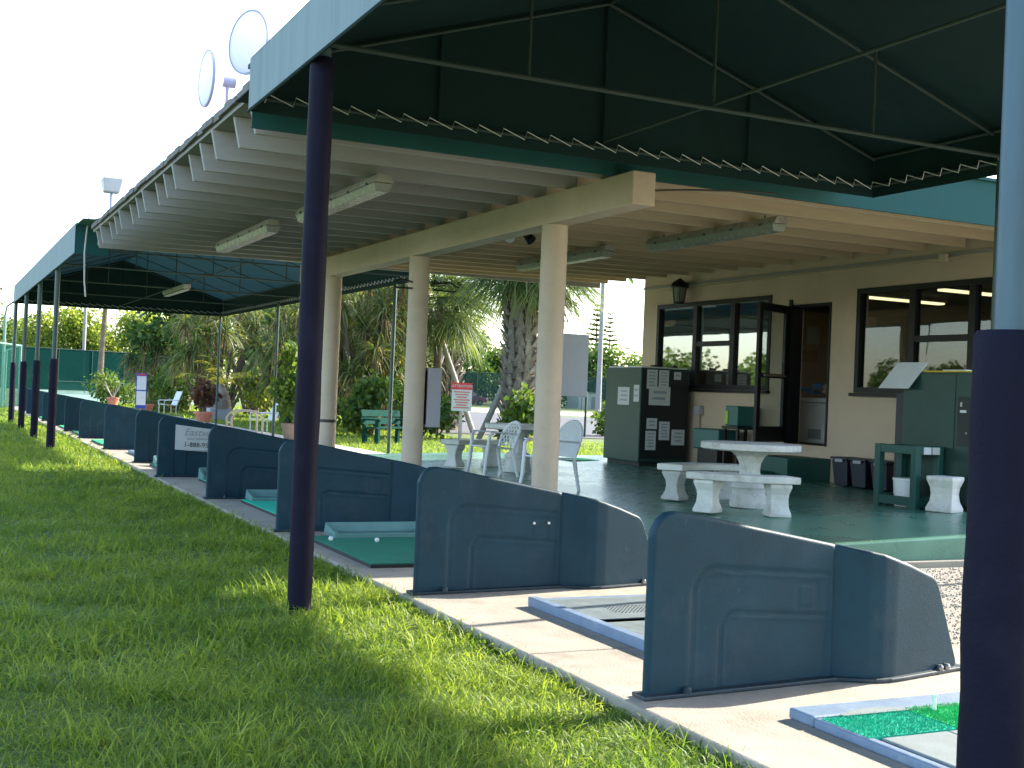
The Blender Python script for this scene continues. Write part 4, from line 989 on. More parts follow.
MB().box(10.560,10.568,10.62,11.42,.98,1.84).build('door_panel', M['machine'], t, bevel=.004)
for y,z in ((11.35,1.0),(10.7,1.0),(10.95,1.52),(11.0,1.52)): MB().lathe([(.013,0),(.0,.01)], (0,0,0), 8).build('screw', M['steel'], t); s_ = [c for c in t.children if c.name.startswith('screw')][-1]; s_.location = Vector((10.558,y,z))-Vector(t.location); s_.rotation_euler = (0,-PI/2,0)
MB().box(10.69,10.85,10.60,10.95,1.881,1.895).build('cap_plate', M['white'], t)
t.location.y -= .27
t = thing('price_board', 'white printed board tilted like a music stand beside the green dispenser', 'sign board', (10.55,11.72,.3))
bd = MB().hexa([(10.44,11.42,1.66),(10.44,11.92,1.66),(10.452,11.92,1.66),(10.452,11.42,1.66),(10.62,11.30,1.98),(10.62,11.80,1.98),(10.632,11.80,1.98),(10.632,11.30,1.98)]).build('board', M['paper'], t)
MB().box(10.60,10.66,11.58,11.64,.3,1.68).build('stand', M['bronze'], t)
t.location.y -= .45
t = thing('tall_cabinet', 'narrow dark cabinet squeezed beside the green dispenser', 'cabinet', (11.0,11.63,.3))
MB().box(10.72,11.4,11.50,11.74,.3,1.62).build('body', M['bin'], t, bevel=.01)
cs = []
for k in range(16): cs += [(10.70, 11.49-.0+.03*math.sin(k*2.2), .72+.035*k)]
MB().tube(cs, .008, 5).build('chain', M['steel'], t)
t.location.y -= .28
# timber rack, bucket, pedestal
t = thing('timber_rack', 'dark green open timber rack on the terrace floor by the dispenser', 'rack', (10.2,11.1,.27))
X0,X1,Y0,Y1,Z0,Z1 = 10.12,10.54,10.46,11.14,.275,1.0
for x in (X0,X1-.08):
    for y in (Y0,Y1-.09): MB().box(x,x+.08,y,y+.09,Z0,Z1).build('leg', M['woodgreen'], t, bevel=.006)
for x in (X0+.005,X1-.075):
    for a,b in ((Y0+.091,Y1-.091),):
        MB().box(x,x+.07,a,b,Z1-.10,Z1-.004).build('rail', M['woodgreen'], t, bevel=.005); MB().box(x,x+.07,a,b,Z0+.03,Z0+.13).build('rail', M['woodgreen'], t, bevel=.005)
for y in (Y0+.005,Y1-.085):
    MB().box(X0+.081,X1-.081,y,y+.08,Z1-.10,Z1-.006).build('cross_rail', M['woodgreen'], t); MB().box(X0+.081,X1-.081,y,y+.08,Z0+.03,Z0+.128).build('cross_rail', M['woodgreen'], t)
tag(recenter(MB().lathe([(.13,.005),(.15,.30),(.158,.305),(.158,.33),(.145,.33)], (10.33,10.82,.28), 24).build('plastic_bucket', M['resin'], smooth=True)), 'white plastic bucket standing inside the green timber rack', 'bucket')
for k in range(2): MB().box(10.23+.13*k,10.34+.13*k,Y0-.004,Y0+.0045,Z1-.093,Z1-.012).build('sticker', M['paper' if k else 'white'], t)
def hourglass(mb, x, y, z0, z1, w, d, ang=0.):
    zs = [0,.10,.16,.30,.5,.68,.84,.90,1.]; k = [1,1,.9,.68,.60,.68,.92,1,1]
    ca, sa = math.cos(ang), math.sin(ang); vs = []; fs = []
    for q, s_ in zip(zs, k):
        for px_, py_ in ((-1,-1),(1,-1),(1,1),(-1,1)):
            lx, ly = px_*w/2*s_, py_*d/2*(.55+.45*s_); vs.append((x+lx*ca-ly*sa, y+lx*sa+ly*ca, z0+(z1-z0)*q))
    for i in range(len(zs)-1):
        for j in range(4): fs.append((4*i+j,4*i+(j+1)%4,4*i+4+(j+1)%4,4*i+4+j))
    fs += [(3,2,1,0), tuple(len(vs)-4+j for j in range(4))]
    return mb.add(vs, fs)
tag(recenter(hourglass(MB(), 10.31, 10.2, .283, .68, .31, .31, .35).build('stone_pedestal', M['stone'], bevel=.012)), 'white waisted stone pedestal alone beside the green rack', 'pedestal')
for k,(y,l) in enumerate([(13.08,'navy plastic bin next to the entrance steps, leftmost of three'),(12.72,'navy plastic bin in the middle of three along the wall'),(12.32,'navy plastic bin nearest the green rack, rightmost of three')]):
    t = thing('plastic_bin', l, 'bin', (11.42,y,.33), 'navy bins along the wall'); zb = .33
    MB().hexa([(11.30,y-.13,zb),(11.56,y-.13,zb),(11.56,y+.13,zb),(11.30,y+.13,zb),(11.26,y-.16,zb+.36),(11.60,y-.16,zb+.36),(11.60,y+.16,zb+.36),(11.26,y+.16,zb+.36)]).build('body', M['bin'], t, bevel=.02)
    MB().box(11.245,11.615,y-.172,y+.172,zb+.362,zb+.395).build('rim', M['bin'], t, bevel=.01); MB().box(11.238,11.244,y-.09,y+.06,zb+.33,zb+.37).build('label_strip', M['greybox'], t)
t = thing('teal_crate', 'teal plastic crate on a dark stand under the shop window', 'crate', (11.3,16.05,.31))
MB().box(11.1,11.5,15.70,16.40,.66,.98).build('crate_body', M['teal'], t, bevel=.02); MB().box(11.15,11.45,15.78,16.33,.31,.655).build('stand', M['bronze'], t)
t = thing('green_tub', 'green square tub on a dark shelf left of the open door', 'tub', (11.37,15.52,1.05))
MB().box(11.2,11.55,15.36,15.68,1.05,1.36).build('tub_body', M['teal'], t, bevel=.015); MB().box(11.19,11.199,15.60,15.675,1.08,1.28).build('yellow_label', mat('lime_label',(.35,.5,.02),.5), t)
t = thing('low_shelf', 'dark low shelf carrying the green tub', 'shelf', (11.38,15.5,.32))
MB().box(11.15,11.62,15.28,15.69,1.0,1.045).build('shelf_board', M['bronze'], t)
for x in (11.17,11.56):
    for y in (15.30,15.63): MB().box(x,x+.04,y,y+.04,.32,.998).build('leg', M['bronze'], t)
tag(recenter(MB().box(10.1,10.65,18.6,19.3,.285,.30).build('floor_mat', M['turf'])), 'small green mat on the floor at the corner of the papered machine', 'floor mat')

# ------------------------------------------------------------------ stone table and benches
def stone_table(x, y, z, label, R=.565, H=.73):
    t = thing('stone_table', label, 'table', (x,y,z), 'white stone tables'); c = (x,y,z)
    MB().lathe([(R-.03,H-.085),(R,H-.07),(R,H-.01),(R-.012,H)], c, 56).build('table_top', M['stone'], t, smooth=True)
    pr = [(.21,.0),(.215,.05),(.20,.12),(.185,.16),(.19,.20),(.205,.23),(.19,.27),(.15,.295),(.135,.33),(.115,.42),(.125,.50),(.165,.58),(.25,.644)]
    k = 16; vs = []; fs = []
    for r,h in pr:
        for j in range(k*2):
            a = 2*PI*j/(k*2); f = 1-(.06 if j % 2 and h > .28 else 0); vs.append((x+r*f*math.cos(a), y+r*f*math.sin(a), z+h))
    n2 = k*2
    for i in range(len(pr)-1):
        for j in range(n2): fs.append((i*n2+j,i*n2+(j+1)%n2,(i+1)*n2+(j+1)%n2,(i+1)*n2+j))
    fs += [tuple(range(n2))[::-1], tuple((len(pr)-1)*n2+j for j in range(n2))]
    MB().add(vs,fs).build('pedestal', M['stone'], t)
    return t
def curved_bench(cx, cy, z, a0, a1, label, ri=.80, ro=1.12, H=.43, grp='curved white stone benches'):
    am = math.radians((a0+a1)/2); t = thing('stone_bench', label, 'bench', (cx+.96*math.cos(am), cy+.96*math.sin(am), z), grp)
    k = 18; A = [math.radians(a0+(a1-a0)*i/k) for i in range(k+1)]
    poly = [(cx+ro*math.cos(a), cy+ro*math.sin(a)) for a in A]+[(cx+ri*math.cos(a), cy+ri*math.sin(a)) for a in A[::-1]]
    MB().prism(poly, z+H-.075, z+H).build('seat', M['stone'], t, bevel=.012)
    rm = (ri+ro)/2
    for f in (.16,.84):
        a = math.radians(a0+(a1-a0)*f)
        mb = hourglass(MB(), cx+rm*math.cos(a), cy+rm*math.sin(a), z, z+H-.078, .25, .24, a)
        lg = mb.build('leg', M['stone'], t, bevel=.014)
    return t
stone_table(8.47, 11.34, .225, 'round white stone pedestal table in the middle of the terrace')
curved_bench(8.47, 11.34, .215, 196, 262, 'curved white stone bench in front of the round table')
curved_bench(8.47, 11.34, .225, 60, 128, 'curved white stone bench behind and left of the round table')
stone_table(8.15, 16.75, .215, 'round stone table standing behind the white plastic chairs', .52)
curved_bench(8.15, 16.75, .215, 78, 132, 'stone bench at the far side of the table by the plastic chairs', ri=1.0, ro=1.32)

# ------------------------------------------------------------------ white plastic chairs
def plastic_chair(label, loc, rz, lattice=True, hb=.80):
    t = thing('plastic_chair', label, 'chair', (0,0,0), 'white plastic chairs')
    # faces +x; seat centre at origin
    sw = .23
    MB().hexa([(-.22,-sw,.40),(.24,-sw-.01,.425),(.24,sw+.01,.425),(-.22,sw,.40),(-.22,-sw,.425),(.24,-sw-.01,.45),(.24,sw+.01,.45),(-.22,sw,.425)]).build('seat', M['resin'], t, bevel=.012, seg=3)
    for sy in (-1,1):
        MB().tube([(.27,sy*.27,0),(.235,sy*.25,.22),(.215,sy*.255,.42),(.20,sy*.27,.60),(.15,sy*.28,.645)], [.022,.026,.03,.024,.024], 8).build('front_leg', M['resin'], t, smooth=True)
        MB().tube([(-.30,sy*.25,0),(-.245,sy*.235,.25),(-.215,sy*.225,.42)], [.02,.026,.03], 8).build('rear_leg', M['resin'], t, smooth=True)
        MB().beam((.20,sy*.275,.655), (-.24,sy*.265,.635), .055, .022).build('armrest', M['resin'], t, bevel=.008)
    # back: curved frame
    yc = .235; pts = []
    bx = lambda z: -.225-.14*((z-.42)/(.42))
    k = 14
    fr = [(bx(.42),-yc+.02,.42),(bx(.6),-yc,.6)]
    for i in range(k+1):
        a = PI*i/k; z = .62+(hb-.62)*math.sin(a); fr.append((bx(z)-.03*math.sin(a),-yc*math.cos(a),z))
    fr += [(bx(.6),yc,.6),(bx(.42),yc-.02,.42)]
    bk = MB().tube(fr, .022, 8).build('back_frame', M['resin'], t, smooth=True)
    lt = MB()
    inside = lambda y,z: abs(y) < yc*.97 and z < .62+(hb-.62)*math.sqrt(max(0,1-(y/yc)**2))
    if lattice:
        for c_ in np.arange(-.5,.51,.085):
            for sg in (-1,1):
                run = []
                for s_ in np.linspace(0,1,30):
                    z = .45+.36*s_; y = c_+sg*(z-.62)*.9
                    if inside(y,z): run.append((bx(z)-.02,y,z))
                if len(run) > 2: lt.tube([run[0],run[-1]], .010, 5)
    else:
        for y in np.arange(-.21,.22,.035):
            zt = .62+(hb-.62)*math.sqrt(max(0,1-(y/yc)**2)); lt.beam((bx(.44),y,.44),(bx(zt)-.02,y,zt-.005),.030,.012,(1,0,0))
    lt.build('back_lattice' if lattice else 'back_slats', M['resin'], t)
    place(t, loc, rz); t.scale = (1,1,1); return t
plastic_chair('white plastic armchair with a lattice back, left of the nearest column', (7.42,16.1,.19), math.radians(184), True, .80)
plastic_chair('white high backed plastic chair with slats, half behind the nearest column', (7.20,13.85,.18), math.radians(196), False, .90)
#PART4
# ------------------------------------------------------------------ garden furniture and pots
t = thing('attention_sign', 'white sign with red ATTENTION header on a post in the lawn', 'sign', (13.8,32.2,LZ))
MB().box(13.76,13.84,32.2,32.26,LZ,1.0).build('post', M['brace'], t)
dv = Vector((.903,-.431,0))   # sign faces the terrace
def vert(p, m, nm, par, c, w, z0, z1, th=.02, off=0.):
    nn = Vector((-dv.y*-1, -dv.x, 0)); nn = Vector((-.431,-.903,0))
    P_ = []
    for z in (z0,z1):
        for u, o in ((-w/2,0),(w/2,0),(w/2,-th),(-w/2,-th)):
            q = Vector(c)+dv*u+nn*(off+o); P_.append((q.x,q.y,z))
    return MB().hexa(P_).build(nm, m, par)
sc = (13.79,32.18,0)
pn = vert(None, M['paper'], 'sign_panel', t, sc, .58, .85, 1.66); hd = vert(None, M['redink'], 'sign_header', t, sc, .58, 1.47, 1.665, .012, .008)
fo = Vector(sc)+Vector((-.431,-.903,0))*.012
text_mesh('lettering', 'ATTENTION', .105, M['paper'], hd, (fo.x,fo.y,1.565), dv, (0,0,1), .002)
for k in range(7):
    w_ = .46-.08*((k*37)%3); vert(None, M['pinkink'], 'print_line', pn, sc, w_, 1.40-.075*k-.018, 1.40-.075*k+.018, .002, .004)
# park bench
t = thing('park_bench', 'green park bench on the lawn under the screw pines', 'bench', (10.9,30.4,LZ))
Rb = Matrix.Rotation(math.radians(-150),3,'Z'); cb = Vector((10.95,30.35,LZ))
def lb(x0,x1,y0,y1,z0,z1):
    return [tuple(cb+Rb@Vector(p)) for p in [(x0,y0,z0),(x1,y0,z0),(x1,y1,z0),(x0,y1,z0),(x0,y0,z1),(x1,y0,z1),(x1,y1,z1),(x0,y1,z1)]]
for k in range(3): MB().hexa(lb(-.78,.78,-.24+.17*k,-.10+.17*k,.42,.46)).build('seat_slat', M['bench'], t, bevel=.006)
for z in (.52,.72): MB().hexa([tuple(cb+Rb@Vector(p)) for p in [(-.78,-.28-.10*(z-.5),z),(.78,-.28-.10*(z-.5),z),(.78,-.24-.10*(z-.5),z),(-.78,-.24-.10*(z-.5),z),(-.78,-.32-.10*(z-.5),z+.17),(.78,-.32-.10*(z-.5),z+.17),(.78,-.28-.10*(z-.5),z+.17),(-.78,-.28-.10*(z-.5),z+.17)]]).build('back_slat', M['bench'], t, bevel=.006)
for x in (-.66,.66):
    MB().hexa(lb(x-.05,x+.05,-.30,-.20,0,.50)).build('leg', M['bench'], t, bevel=.01); MB().hexa(lb(x-.05,x+.05,.12,.24,0,.62)).build('leg', M['bench'], t, bevel=.01)
    MB().hexa(lb(x-.06,x+.06,-.30,.28,.622,.67)).build('armrest', M['bench'], t, bevel=.012); MB().hexa([tuple(cb+Rb@Vector(p)) for p in [(x-.04,-.30,.50),(x+.04,-.30,.50),(x+.04,-.24,.50),(x-.04,-.24,.50),(x-.04,-.37,.90),(x+.04,-.37,.90),(x+.04,-.32,.90),(x-.04,-.32,.90)]]).build('back_post', M['bench'], t, bevel=.006)
def pot(name, label, x, y, R, H, m, plant, seed, z=-.01, grp='potted plants along the path'):
    t = thing(name, label, 'potted plant', (x,y,z), grp); r = np.random.default_rng(seed)
    MB().lathe([(R*.66,0),(R*.92,H*.78),(R*.93,H*.80),(R,H*.80),(R,H),(R*.9,H),(R*.86,H*.9)], (x,y,z), 24).build('pot', m, t, smooth=True)
    if plant == 'croton':
        V,F = leaf_cloud([(x,y,z+H+.45),(x-.2,y,z+H+.7),(x+.2,y+.1,z+H+.6),(x,y,z+H+.95)], [.34,.3,.3,.26], 330, .17, seed); np_mesh('foliage', V, F, M['lf_red'], t)
    elif plant == 'spiky':
        D = sph(70, r, .5); V,F = straps(np.array([x,y,z+H*.9])+D*.04, D, .55*(.7+.5*r.random(70)), .05, .5, 3, seed); np_mesh('foliage', V, F, M['lf_olive'], t)
    elif plant == 'bare':
        mb = MB()
        for k in range(7):
            a = r.random()*6.28; mb.tube([(x,y,z+H*.9),(x+.25*math.cos(a),y+.25*math.sin(a),z+H+.35),(x+.45*math.cos(a),y+.4*math.sin(a),z+H+.6+.3*r.random())], [.025,.018,.01], 5)
        mb.build('stem', M['brace'], t)
    else:
        V,F = leaf_cloud([(x,y,z+H+.5),(x-.25,y,z+H+.9),(x+.25,y,z+H+1.0),(x,y,z+H+1.4),(x-.1,y,z+H+1.8)], [.42,.4,.42,.4,.3], 900, .17, seed); np_mesh('foliage', V, F, M['lf_mid'], t)
        MB().tube([(x,y,z+H*.8),(x+.03,y,z+H+1.4)], .03, 6).build('stem', M['bark'], t)
    return t
pot('terracotta_planter', 'terracotta bowl planter with a bronze leaved plant by the path', 8.53, 42.4, .33, .36, M['terra'], 'croton', 1)
pot('terracotta_planter', 'terracotta pot with a spiky plant beside the blue board', 8.0, 51.4, .30, .40, M['terra'], 'spiky', 2)
pot('terracotta_planter', 'terracotta pot with bare pale stems, farthest left of the pots', 8.05, 62, .30, .44, M['terra'], 'bare', 3)
pot('shrub_tub', 'brown tub with a tall loose shrub beside the navy padded post', 8.42, 30.5, .33, .42, M['barrel'], 'shrub', 4)
t = thing('stone_planter', 'grey stone planter with a young yellow palm behind the path', 'planter', (9.85,46.4,LZ), 'potted plants along the path')
MB().box(9.5,10.3,46.1,46.8,LZ,.40).build('trough', M['greybox'], t, bevel=.02)
r = np.random.default_rng(8); MB().lathe([(.45,.0),(.40,.3),(.25,.7),(.12,.95)], (9.95,46.5,.40), 12).build('stump', M['palmbark'], t)
pts = []
for k in range(9):
    a = r.random()*6.28; el = .5+.7*r.random(); d = np.array([math.cos(a)*math.cos(el), math.sin(a)*math.cos(el), math.sin(el)]); p = np.array([9.95,46.5,1.2]); D0 = d.copy()
    P_=[];D_=[]
    for j in range(12):
        p = p+D0*.13; D0 = D0+np.array([0,0,-.09]); D0 /= np.linalg.norm(D0); s_ = np.cross(D0,[0,0,1.]); s_ /= np.linalg.norm(s_)
        for sg in (-1,1): P_.append(p); D_.append(s_*sg+D0*.8)
    pts.append(straps(P_,D_,.45,.05,.4,2,k))
V,F = cat(pts); np_mesh('foliage', V, F, M['lf_yellow'], t)
t = thing('tube_rack', 'cream tubular bag rack with two rounded hoops beside the path', 'bag rack', (7.8,32.9,-.012))
for oy,ox in ((0,0),(.85,.05)):
    MB().tube([(7.42+ox,33.05+oy,0),(7.40+ox,33.06+oy,.42),(7.5+ox,33.0+oy,.58),(7.65+ox,32.95+oy,.64),(8.0+ox,32.8+oy,.64),(8.12+ox,32.75+oy,.58),(8.17+ox,32.72+oy,.45),(8.17+ox,32.72+oy,0)], .03, 8).build('hoop', M['cream'], t, smooth=True)
for z in (.18,.30): MB().tube([(7.42,33.05,z),(7.47,33.9,z)], .022, 8).build('rail', M['cream'], t)
def lounge(label, x, y, ang, cm='resin'):
    t = thing('lounge_chair', label, 'chair', (x,y,LZ), 'white lounge chairs on the lawn'); Rz = Matrix.Rotation(ang,3,'Z'); c = Vector((x,y,LZ))
    H_ = lambda ps: MB().hexa([tuple(c+Rz@Vector(p)) for p in ps])
    H_([(-.3,-.27,.36),(.3,-.27,.40),(.3,.27,.40),(-.3,.27,.36),(-.3,-.27,.39),(.3,-.27,.43),(.3,.27,.43),(-.3,.27,.39)]).build('seat', M[cm], t)
    H_([(-.32,-.27,.38),(-.28,-.27,.38),(-.28,.27,.38),(-.32,.27,.38),(-.56,-.27,.98),(-.52,-.27,.98),(-.52,.27,.98),(-.56,.27,.98)]).build('backrest', M[cm], t)
    for px_ in (-.28,.26):
        for py_ in (-.25,.25): MB().tube([tuple(c+Rz@Vector((px_,py_,0))), tuple(c+Rz@Vector((px_,py_,.38)))], .02, 6).build('leg', M[cm], t)
    for py_ in (-.28,.28): MB().tube([tuple(c+Rz@Vector((-.36,py_,.60))), tuple(c+Rz@Vector((.26,py_,.58))), tuple(c+Rz@Vector((.28,py_,.38)))], .018, 6).build('armrest', M[cm], t)
lounge('white reclining chair on the lawn behind the cream tubular rack', 8.95, 35.9, math.radians(190))
lounge('white lawn chair left of the bronze leaved planter', 9.15, 53.2, math.radians(195))
t = thing('info_board', 'blue edged board with two white notices standing by the garden path', 'sign board', (7.34,48.6,-.012))
MB().box(7.14,7.54,48.6,48.64,.25,1.62).build('board', mat('blue_board',(.03,.05,.32),.5), t); 
for z0,z1 in ((.38,.92),(.97,1.5)): MB().box(7.17,7.52,48.585,48.598,z0,z1).build('notice', M['paper'], t)
MB().box(7.2,7.5,48.586,48.598,1.53,1.59).build('red_strip', M['redink'], t)
for x in (7.18,7.48): MB().box(x,x+.04,48.61,48.65,-.012,.248).build('leg', M['galv'], t)

# ------------------------------------------------------------------ palms on the lawn and their timber braces
sabal((16.62,34.2,LZ), 5.5, .56, 2.25, 80, 'stout cabbage palm with criss cross leaf stubs behind the nearest column', 21, boots=True, dead=12, elmin=-.6)
sabal((17.7,42.6,LZ), 4.5, .42, 1.7, 64, 'slimmer cabbage palm behind the red headed sign', 22, boots=True, dead=14)
sabal((15.6,38.6,LZ), 4.6, .17, 1.7, 60, 'cabbage palm with hanging fronds behind the second round column', 23, boots=False, dead=8)
def pole(nm, lab, a, b, r, m, c, g): tag(recenter(MB().tube([a,b], r, 10).build(nm, m, smooth=True)), lab, c, g)
pole('palm_brace', 'pale timber brace leaning right, foot near the red headed sign', (17.35,39.3,LZ), (15.9,40.2,4.3), .10, M['brace'], 'timber brace', 'timber braces propping the palms')
pole('palm_brace', 'pale timber brace leaning left beside the second round column', (15.9,41.0,LZ), (16.9,40.5,4.0), .10, M['brace'], 'timber brace', 'timber braces propping the palms')
pole('palm_brace', 'pale timber brace propping the stout palm from its left', (15.6,34.9,LZ), (16.7,34.1,3.2), .10, M['brace'], 'timber brace', 'timber braces propping the palms')
pole('garden_post', 'thin green post on the lawn below the grey board', (21.39,38.5,LZ), (21.39,38.5,1.6), .045, M['postgreen'], 'post', None)
bush((16.1,32.9,LZ), 1.75, .95, M['lf_mid'], 'bright green leafy shrub at the foot of the stout palm', 31, 1300, .2)
bush((23.2,40,LZ), 1.3, .8, M['lf_mid'], 'small shrub on the lawn right of the thin green post', 32, 500, .18)
# screw pines, dracaenas and shrubs in the middle distance
strap_tree((10.6,50.5,LZ), 4.9, 2.0, 20, 'drooping screw pine behind the bronze leaved planter', 41, 1.15)
strap_tree((12.0,43.5,LZ), 4.8, 2.1, 28, 'drooping screw pine left of the navy padded post', 42, 1.15)
strap_tree((12.6,37.5,LZ), 5.6, 1.9, 32, 'tall screw pine behind the green park bench', 43, 1.15, dry=.4)
strap_tree((14.2,40.5,LZ), 6.2, 2.0, 36, 'tall screw pine between the two left round columns', 44, 1.2, dry=.5)
strap_tree((16.6,46.5,LZ), 6.0, 2.0, 26, 'tall screw pine behind the slimmer palm', 45, 1.2, dry=.4)
strap_tree((9.4,60,LZ), 3.6, 1.7, 20, 'low dusty screw pine beyond the blue edged board', 46, 1.0)
strap_tree((13.6,56,LZ), 5.6, 2.2, 22, 'big screw pine far back between the planters', 47, 1.2)
for k,(x,y,H,R,lm,l) in enumerate([(9.9,55.5,2.1,1.5,'lf_mid','round green shrub behind the white lawn chair'),(11.6,57.5,2.5,1.7,'lf_mid','large green shrub left of the yellow palm'),(13.2,50,2.4,1.7,'lf_bright','pale green shrub behind the stone planter'),
        (10.7,37.5,1.9,1.0,'lf_dark','dark shrub behind the reclining chair'),(13.3,34.5,1.8,1.2,'lf_dark','dark shrub behind the park bench'),(8.9,66,1.7,1.6,'lf_mid','low green shrub at the end of the garden path'),(11.9,34.8,1.9,1.0,'lf_mid','mid green shrub left of the park bench'),
        (15.2,43,2.2,1.5,'lf_dark','dark shrub beneath the tall screw pines')]):
    bush((x,y,LZ), H, R, M[lm], l, 50+k, 1500, .17)
leafy_tree((11.2,60,LZ), 6.8, 2.9, M['lf_dark'], 'dark broadleaf tree behind the bronze leaved planter', 4200, .30, 61, .25)
leafy_tree((14.6,52.5,LZ), 5.6, 2.4, M['lf_dark'], 'dark broadleaf tree behind the drooping screw pines', 4200, .28, 62, .2)
leafy_tree((18.5,52,LZ), 8.2, 3.0, M['lf_mid'], 'mid green broadleaf tree behind the second round column', 4200, .30, 63, .2)
leafy_tree((13.2,46.5,LZ), 6.5, 2.0, M['lf_mid'], 'mid green broadleaf tree behind the far posts', 3000, .24, 64, .2)
# far trees beyond the courts (left)
far = [(9.3,122,9.6,4.6,'lf_bright','bright yellow green tree far left behind the windscreen fence'),(12.6,120,10.2,4.4,'lf_bright','bright green tree between the padded green posts'),(18.2,122,10.6,4.8,'lf_bright','tall bright green tree right of the pale pole'),(6.0,132,8.5,4,'lf_mid','mid green tree at the far left edge'),
       (15.6,140,8.5,4,'lf_mid','mid green tree behind the bright trees on the left'),(23.5,128,10.4,5,'lf_mid','mid green tree far behind the garden shrubs'),(2.6,118,12.6,4.6,'lf_olive','grey green tree cut by the left edge of the picture'),(28,118,11,5,'lf_mid','tree far behind the dark broadleaf tree'),(34,112,11,5.5,'lf_dark','dark tree far behind the screw pines'),(40,116,11,5.5,'lf_mid','green tree far behind the two left columns')]
for k,(x,y,H,R,lm,l) in enumerate(far): leafy_tree((x*1.3,y*1.3,LZ), H*1.0, R*1.1, M[lm], l, 8000, .34, 70+k, .12, trunk_r=.3, nclump=26)
for k,(x,y,H,l,lean) in enumerate([(11.3,95,8.6,'feather palm far left against the sky',(.3,0)),(16.3,86,7.6,'feather palm left of the blue edged board',(-.5,0)),(19,96,9.2,'feather palm behind the dark broadleaf tree',(.5,0))]):
    feather_palm((x,y,LZ), H, 2.6, 22, l, 90+k, .2, 'lf_mid', lean=lean)
# far hedge line on the right and single pines
hx = [(39,124,8.2),(44,125,9.5),(49,125,8.8),(54.5,124,9.4),(60,127,8),(66,128,7),(71,127,8),(76,126,7.6),(82,125,8.8),(88,124,9)]
hl = ['behind the slimmer palm','left of the stout palm','just left of the stout palm trunk','behind the stout palm trunk','behind the nearest column','behind the grey board','right of the grey board','left of the papered machine','behind the papered machine','right of the papered machine, reflected side']
for k,(x,y,H) in enumerate(hx): leafy_tree((x*1.1,y*1.1,LZ), H, 5.2, M['lf_mid' if k % 3 else 'lf_dark'], 'dense green hedge tree beyond the mesh fence, '+hl[k], 6500, .36, 100+k, .02, flat=.75, trunk_r=.25)
def norfolk(loc, H, label, seed):
    r = np.random.default_rng(seed); t = thing('norfolk_pine', label, 'pine tree', loc, 'distant pines'); x,y,z = loc
    MB().tube([(x,y,z),(x,y,z+H)], [.3,.05], 8).build('trunk', M['bark'], t); B=[];D=[];L=[]
    for i in range(13):
        h = H*(.42+.57*i/12); ln = H*.15*(1-.8*i/12)
        for j in range(14):
            a = 2*PI*j/14+r.random()*.2
            for q in (0,.35,.7): B.append((x+ln*q*math.cos(a),y+ln*q*math.sin(a),z+h+.2*q)); D.append((math.cos(a+r.normal()*.3),math.sin(a+r.normal()*.3),.15)); L.append(ln*.5)
    V,F = straps(np.array(B),np.array(D),np.array(L),.95,.1,2,seed); np_mesh('crown', V, F, M['lf_dark'], t)
norfolk((84,149,LZ), 14.5, 'dark pine close beside the tall bare palm trunk', 1); norfolk((115.5,199.7,LZ), 17.5, 'small distant pine with tiered branches right of the bare trunk', 2)
feather_palm((37.2,65.4,LZ), 10.2, 2.6, 26, 'tall palm with a bare grey trunk right of the grey board', 95, .15, 'lf_mid')
# trees out on the range side: seen mirrored in the shop windows
for k,(x,y,H) in enumerate([(-46,118,7),(-58,124,8),(-68,120,6.5),(-80,128,8),(-92,124,7),(-108,132,8),(-34,112,6)]):
    leafy_tree((x,y,LZ), H, 5.0, M['lf_mid'], 'range side tree number %s from the tee line, mirrored in the shop glass' % ['one','two','three','four','five','six','seven'][k], 2500, .5, 130+k, .05, group='trees across the range', trunk_r=.25)

# ------------------------------------------------------------------ fences, poles, car, shed
def fence(name, label, pts, z1, m, pm, step, r=.04, rail=True, grp=None):
    t = thing(name, label, 'fence', (pts[0][0],pts[0][1],LZ), grp)
    for a, b in zip(pts, pts[1:]):
        A = Vector((*a,0)); B = Vector((*b,0)); d = (B-A); L = d.length; d.normalize(); nn = Vector((-d.y,d.x,0))*.01
        MB().hexa([tuple(A-nn+Vector((0,0,LZ))),tuple(B-nn+Vector((0,0,LZ))),tuple(B+nn+Vector((0,0,LZ))),tuple(A+nn+Vector((0,0,LZ))),tuple(A-nn+Vector((0,0,z1))),tuple(B-nn+Vector((0,0,z1))),tuple(B+nn+Vector((0,0,z1))),tuple(A+nn+Vector((0,0,z1)))]).build('mesh_panel', m, t)
        for k in range(int(L/step)+1):
            p = A+d*(k*step); MB().tube([(p.x,p.y-.05,LZ),(p.x,p.y-.05,z1+.05)], r, 6).build('post', pm, t)
        if rail: MB().tube([(A.x,A.y-.05,z1),(B.x,B.y-.05,z1)], r*.7, 6).build('top_rail', pm, t)
    return t
fence('windscreen_fence', 'tall dark green windscreen fence round the tennis court', [(4.6,124),(23,132)], 4.0, M['screen'], M['postgreen'], 3.6)
fence('court_net', 'low tennis net across the court', [(8.7,100),(17.5,103)], .95, M['net'], M['postgreen'], 9)
fence('chainlink_fence', 'long green chain link fence beyond the road', [(40,118.5),(92,113)], 3.55, M['chain'], M['postgreen'], 4, grp=None)
fence('range_net', 'tall light green netting at the far end of the tee line', [(2.2,52),(3.4,56),(3.6,74)], 2.6, M['net'], M['polegreen'], 7, .05)
for k,(x,y,H,l) in enumerate([(2.89,51.8,4.3,'light green pole with a hooked top at the far left'),(2.75,56.3,3.9,'light green pole, leftmost in the picture')]):
    t = thing('net_pole', l, 'pole', (x,y,LZ), 'poles at the far left'); MB().tube([(x,y,LZ),(x,y,H)], .06, 8).build('shaft', M['polegreen'], t)
    MB().tube([(x,y,H),(x+.05,y,H+.35),(x+.35,y,H+.62),(x+.8,y,H+.65)], .04, 6).build('hook', M['postgreen'], t)
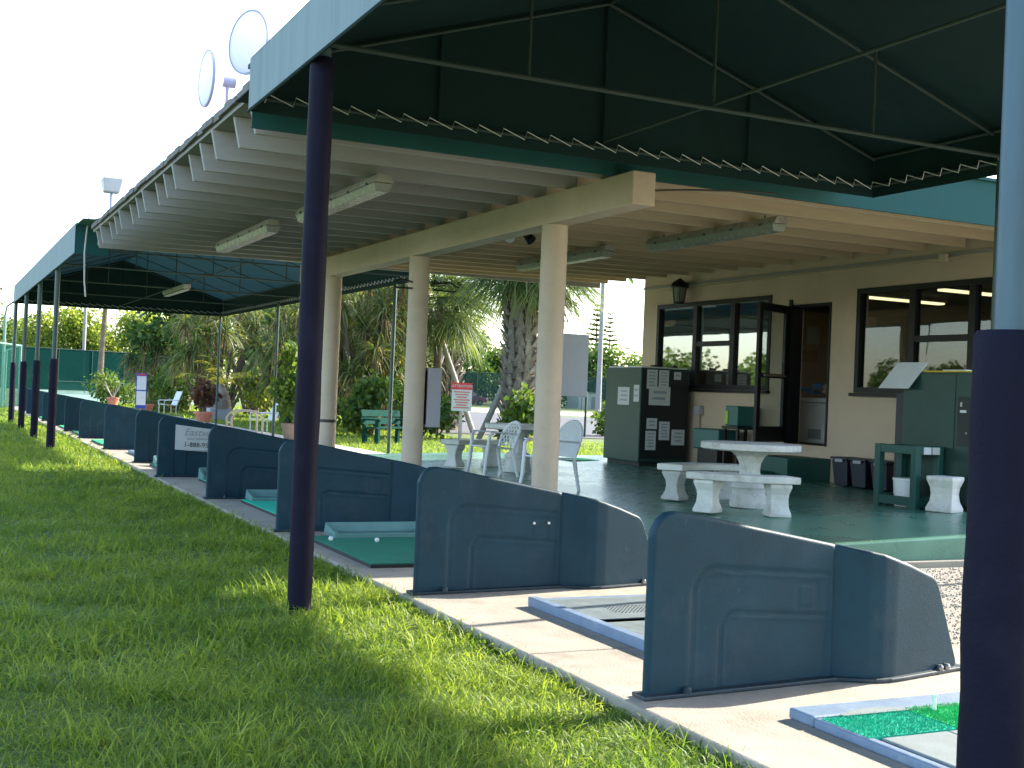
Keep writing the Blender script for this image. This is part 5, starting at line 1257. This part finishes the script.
pole('light_pole', 'tall pale pole behind the windscreen fence', (14.03,131.8,LZ), (14.03,131.8,12.5), .17, M['polegrey'], 'pole', None)
# parked car beyond the fence
t = thing('parked_car', 'maroon hatchback parked beyond the road, half behind the red headed sign', 'car', (55.5,127,LZ))
dX = Vector((.93,-.36,0)).normalized(); dY = Vector((-dX.y,dX.x,0)); cc = Vector((55.3,127.2,LZ))
def cp(x,y,z): q = cc+dX*x+dY*y; return (q.x,q.y,LZ+z)
side = [(-2.1,.35),(-2.1,.85),(-1.75,1.05),(-1.2,1.55),(.35,1.6),(1.0,1.08),(1.85,.92),(2.15,.7),(2.15,.35)]
def extr(poly, y0, y1, nm, m, par):
    n = len(poly); vs = [cp(x,y0,z) for x,z in poly]+[cp(x,y1,z) for x,z in poly]
    return MB().add(vs,[tuple(range(n))[::-1],tuple(range(n,2*n))]+[(i,(i+1)%n,n+(i+1)%n,n+i) for i in range(n)]).build(nm, m, par, bevel=.06)
extr(side, -.82, .82, 'body', M['carpaint'], t)
for y in (-.835,.825): extr([(-1.6,1.02),(-1.15,1.48),(.3,1.5),(.85,1.06)], y, y+.01, 'side_window', M['carglass'], t)
extr([(.42,1.55),(.98,1.12),(1.0,1.16),(.46,1.6)], -.7, .7, 'windscreen', M['carglass'], t)
for x in (-1.35,1.35):
    for y in (-.86,.66):
        a = Vector(cp(x,y,.32)); b = Vector(cp(x,y+.2,.32)); w_ = MB().tube([a,b], .32, 18).build('wheel', M['tyre'], t)
        MB().tube([a-dY*.01,a+dY*.02], .18, 12).build('rim', M['steel'], w_)
for y in (-.6,.6): a = Vector(cp(2.14,y,.72)); MB().tube([a,a+dX*.05], .11, 10).build('headlight', M['carglass'], t)
t = thing('utility_shed', 'small white utility cabin seen through the chain link fence', 'shed', (73,131,LZ))
MB().box(71.2,74.2,130,133,LZ,1.9).build('wall', M['white'], t); MB().box(71,74.4,129.8,133.2,1.905,2.0).build('roof', M['greybox'], t); MB().box(73,73.7,129.94,129.99,LZ+.1,1.5).build('door', M['greybox'], t)
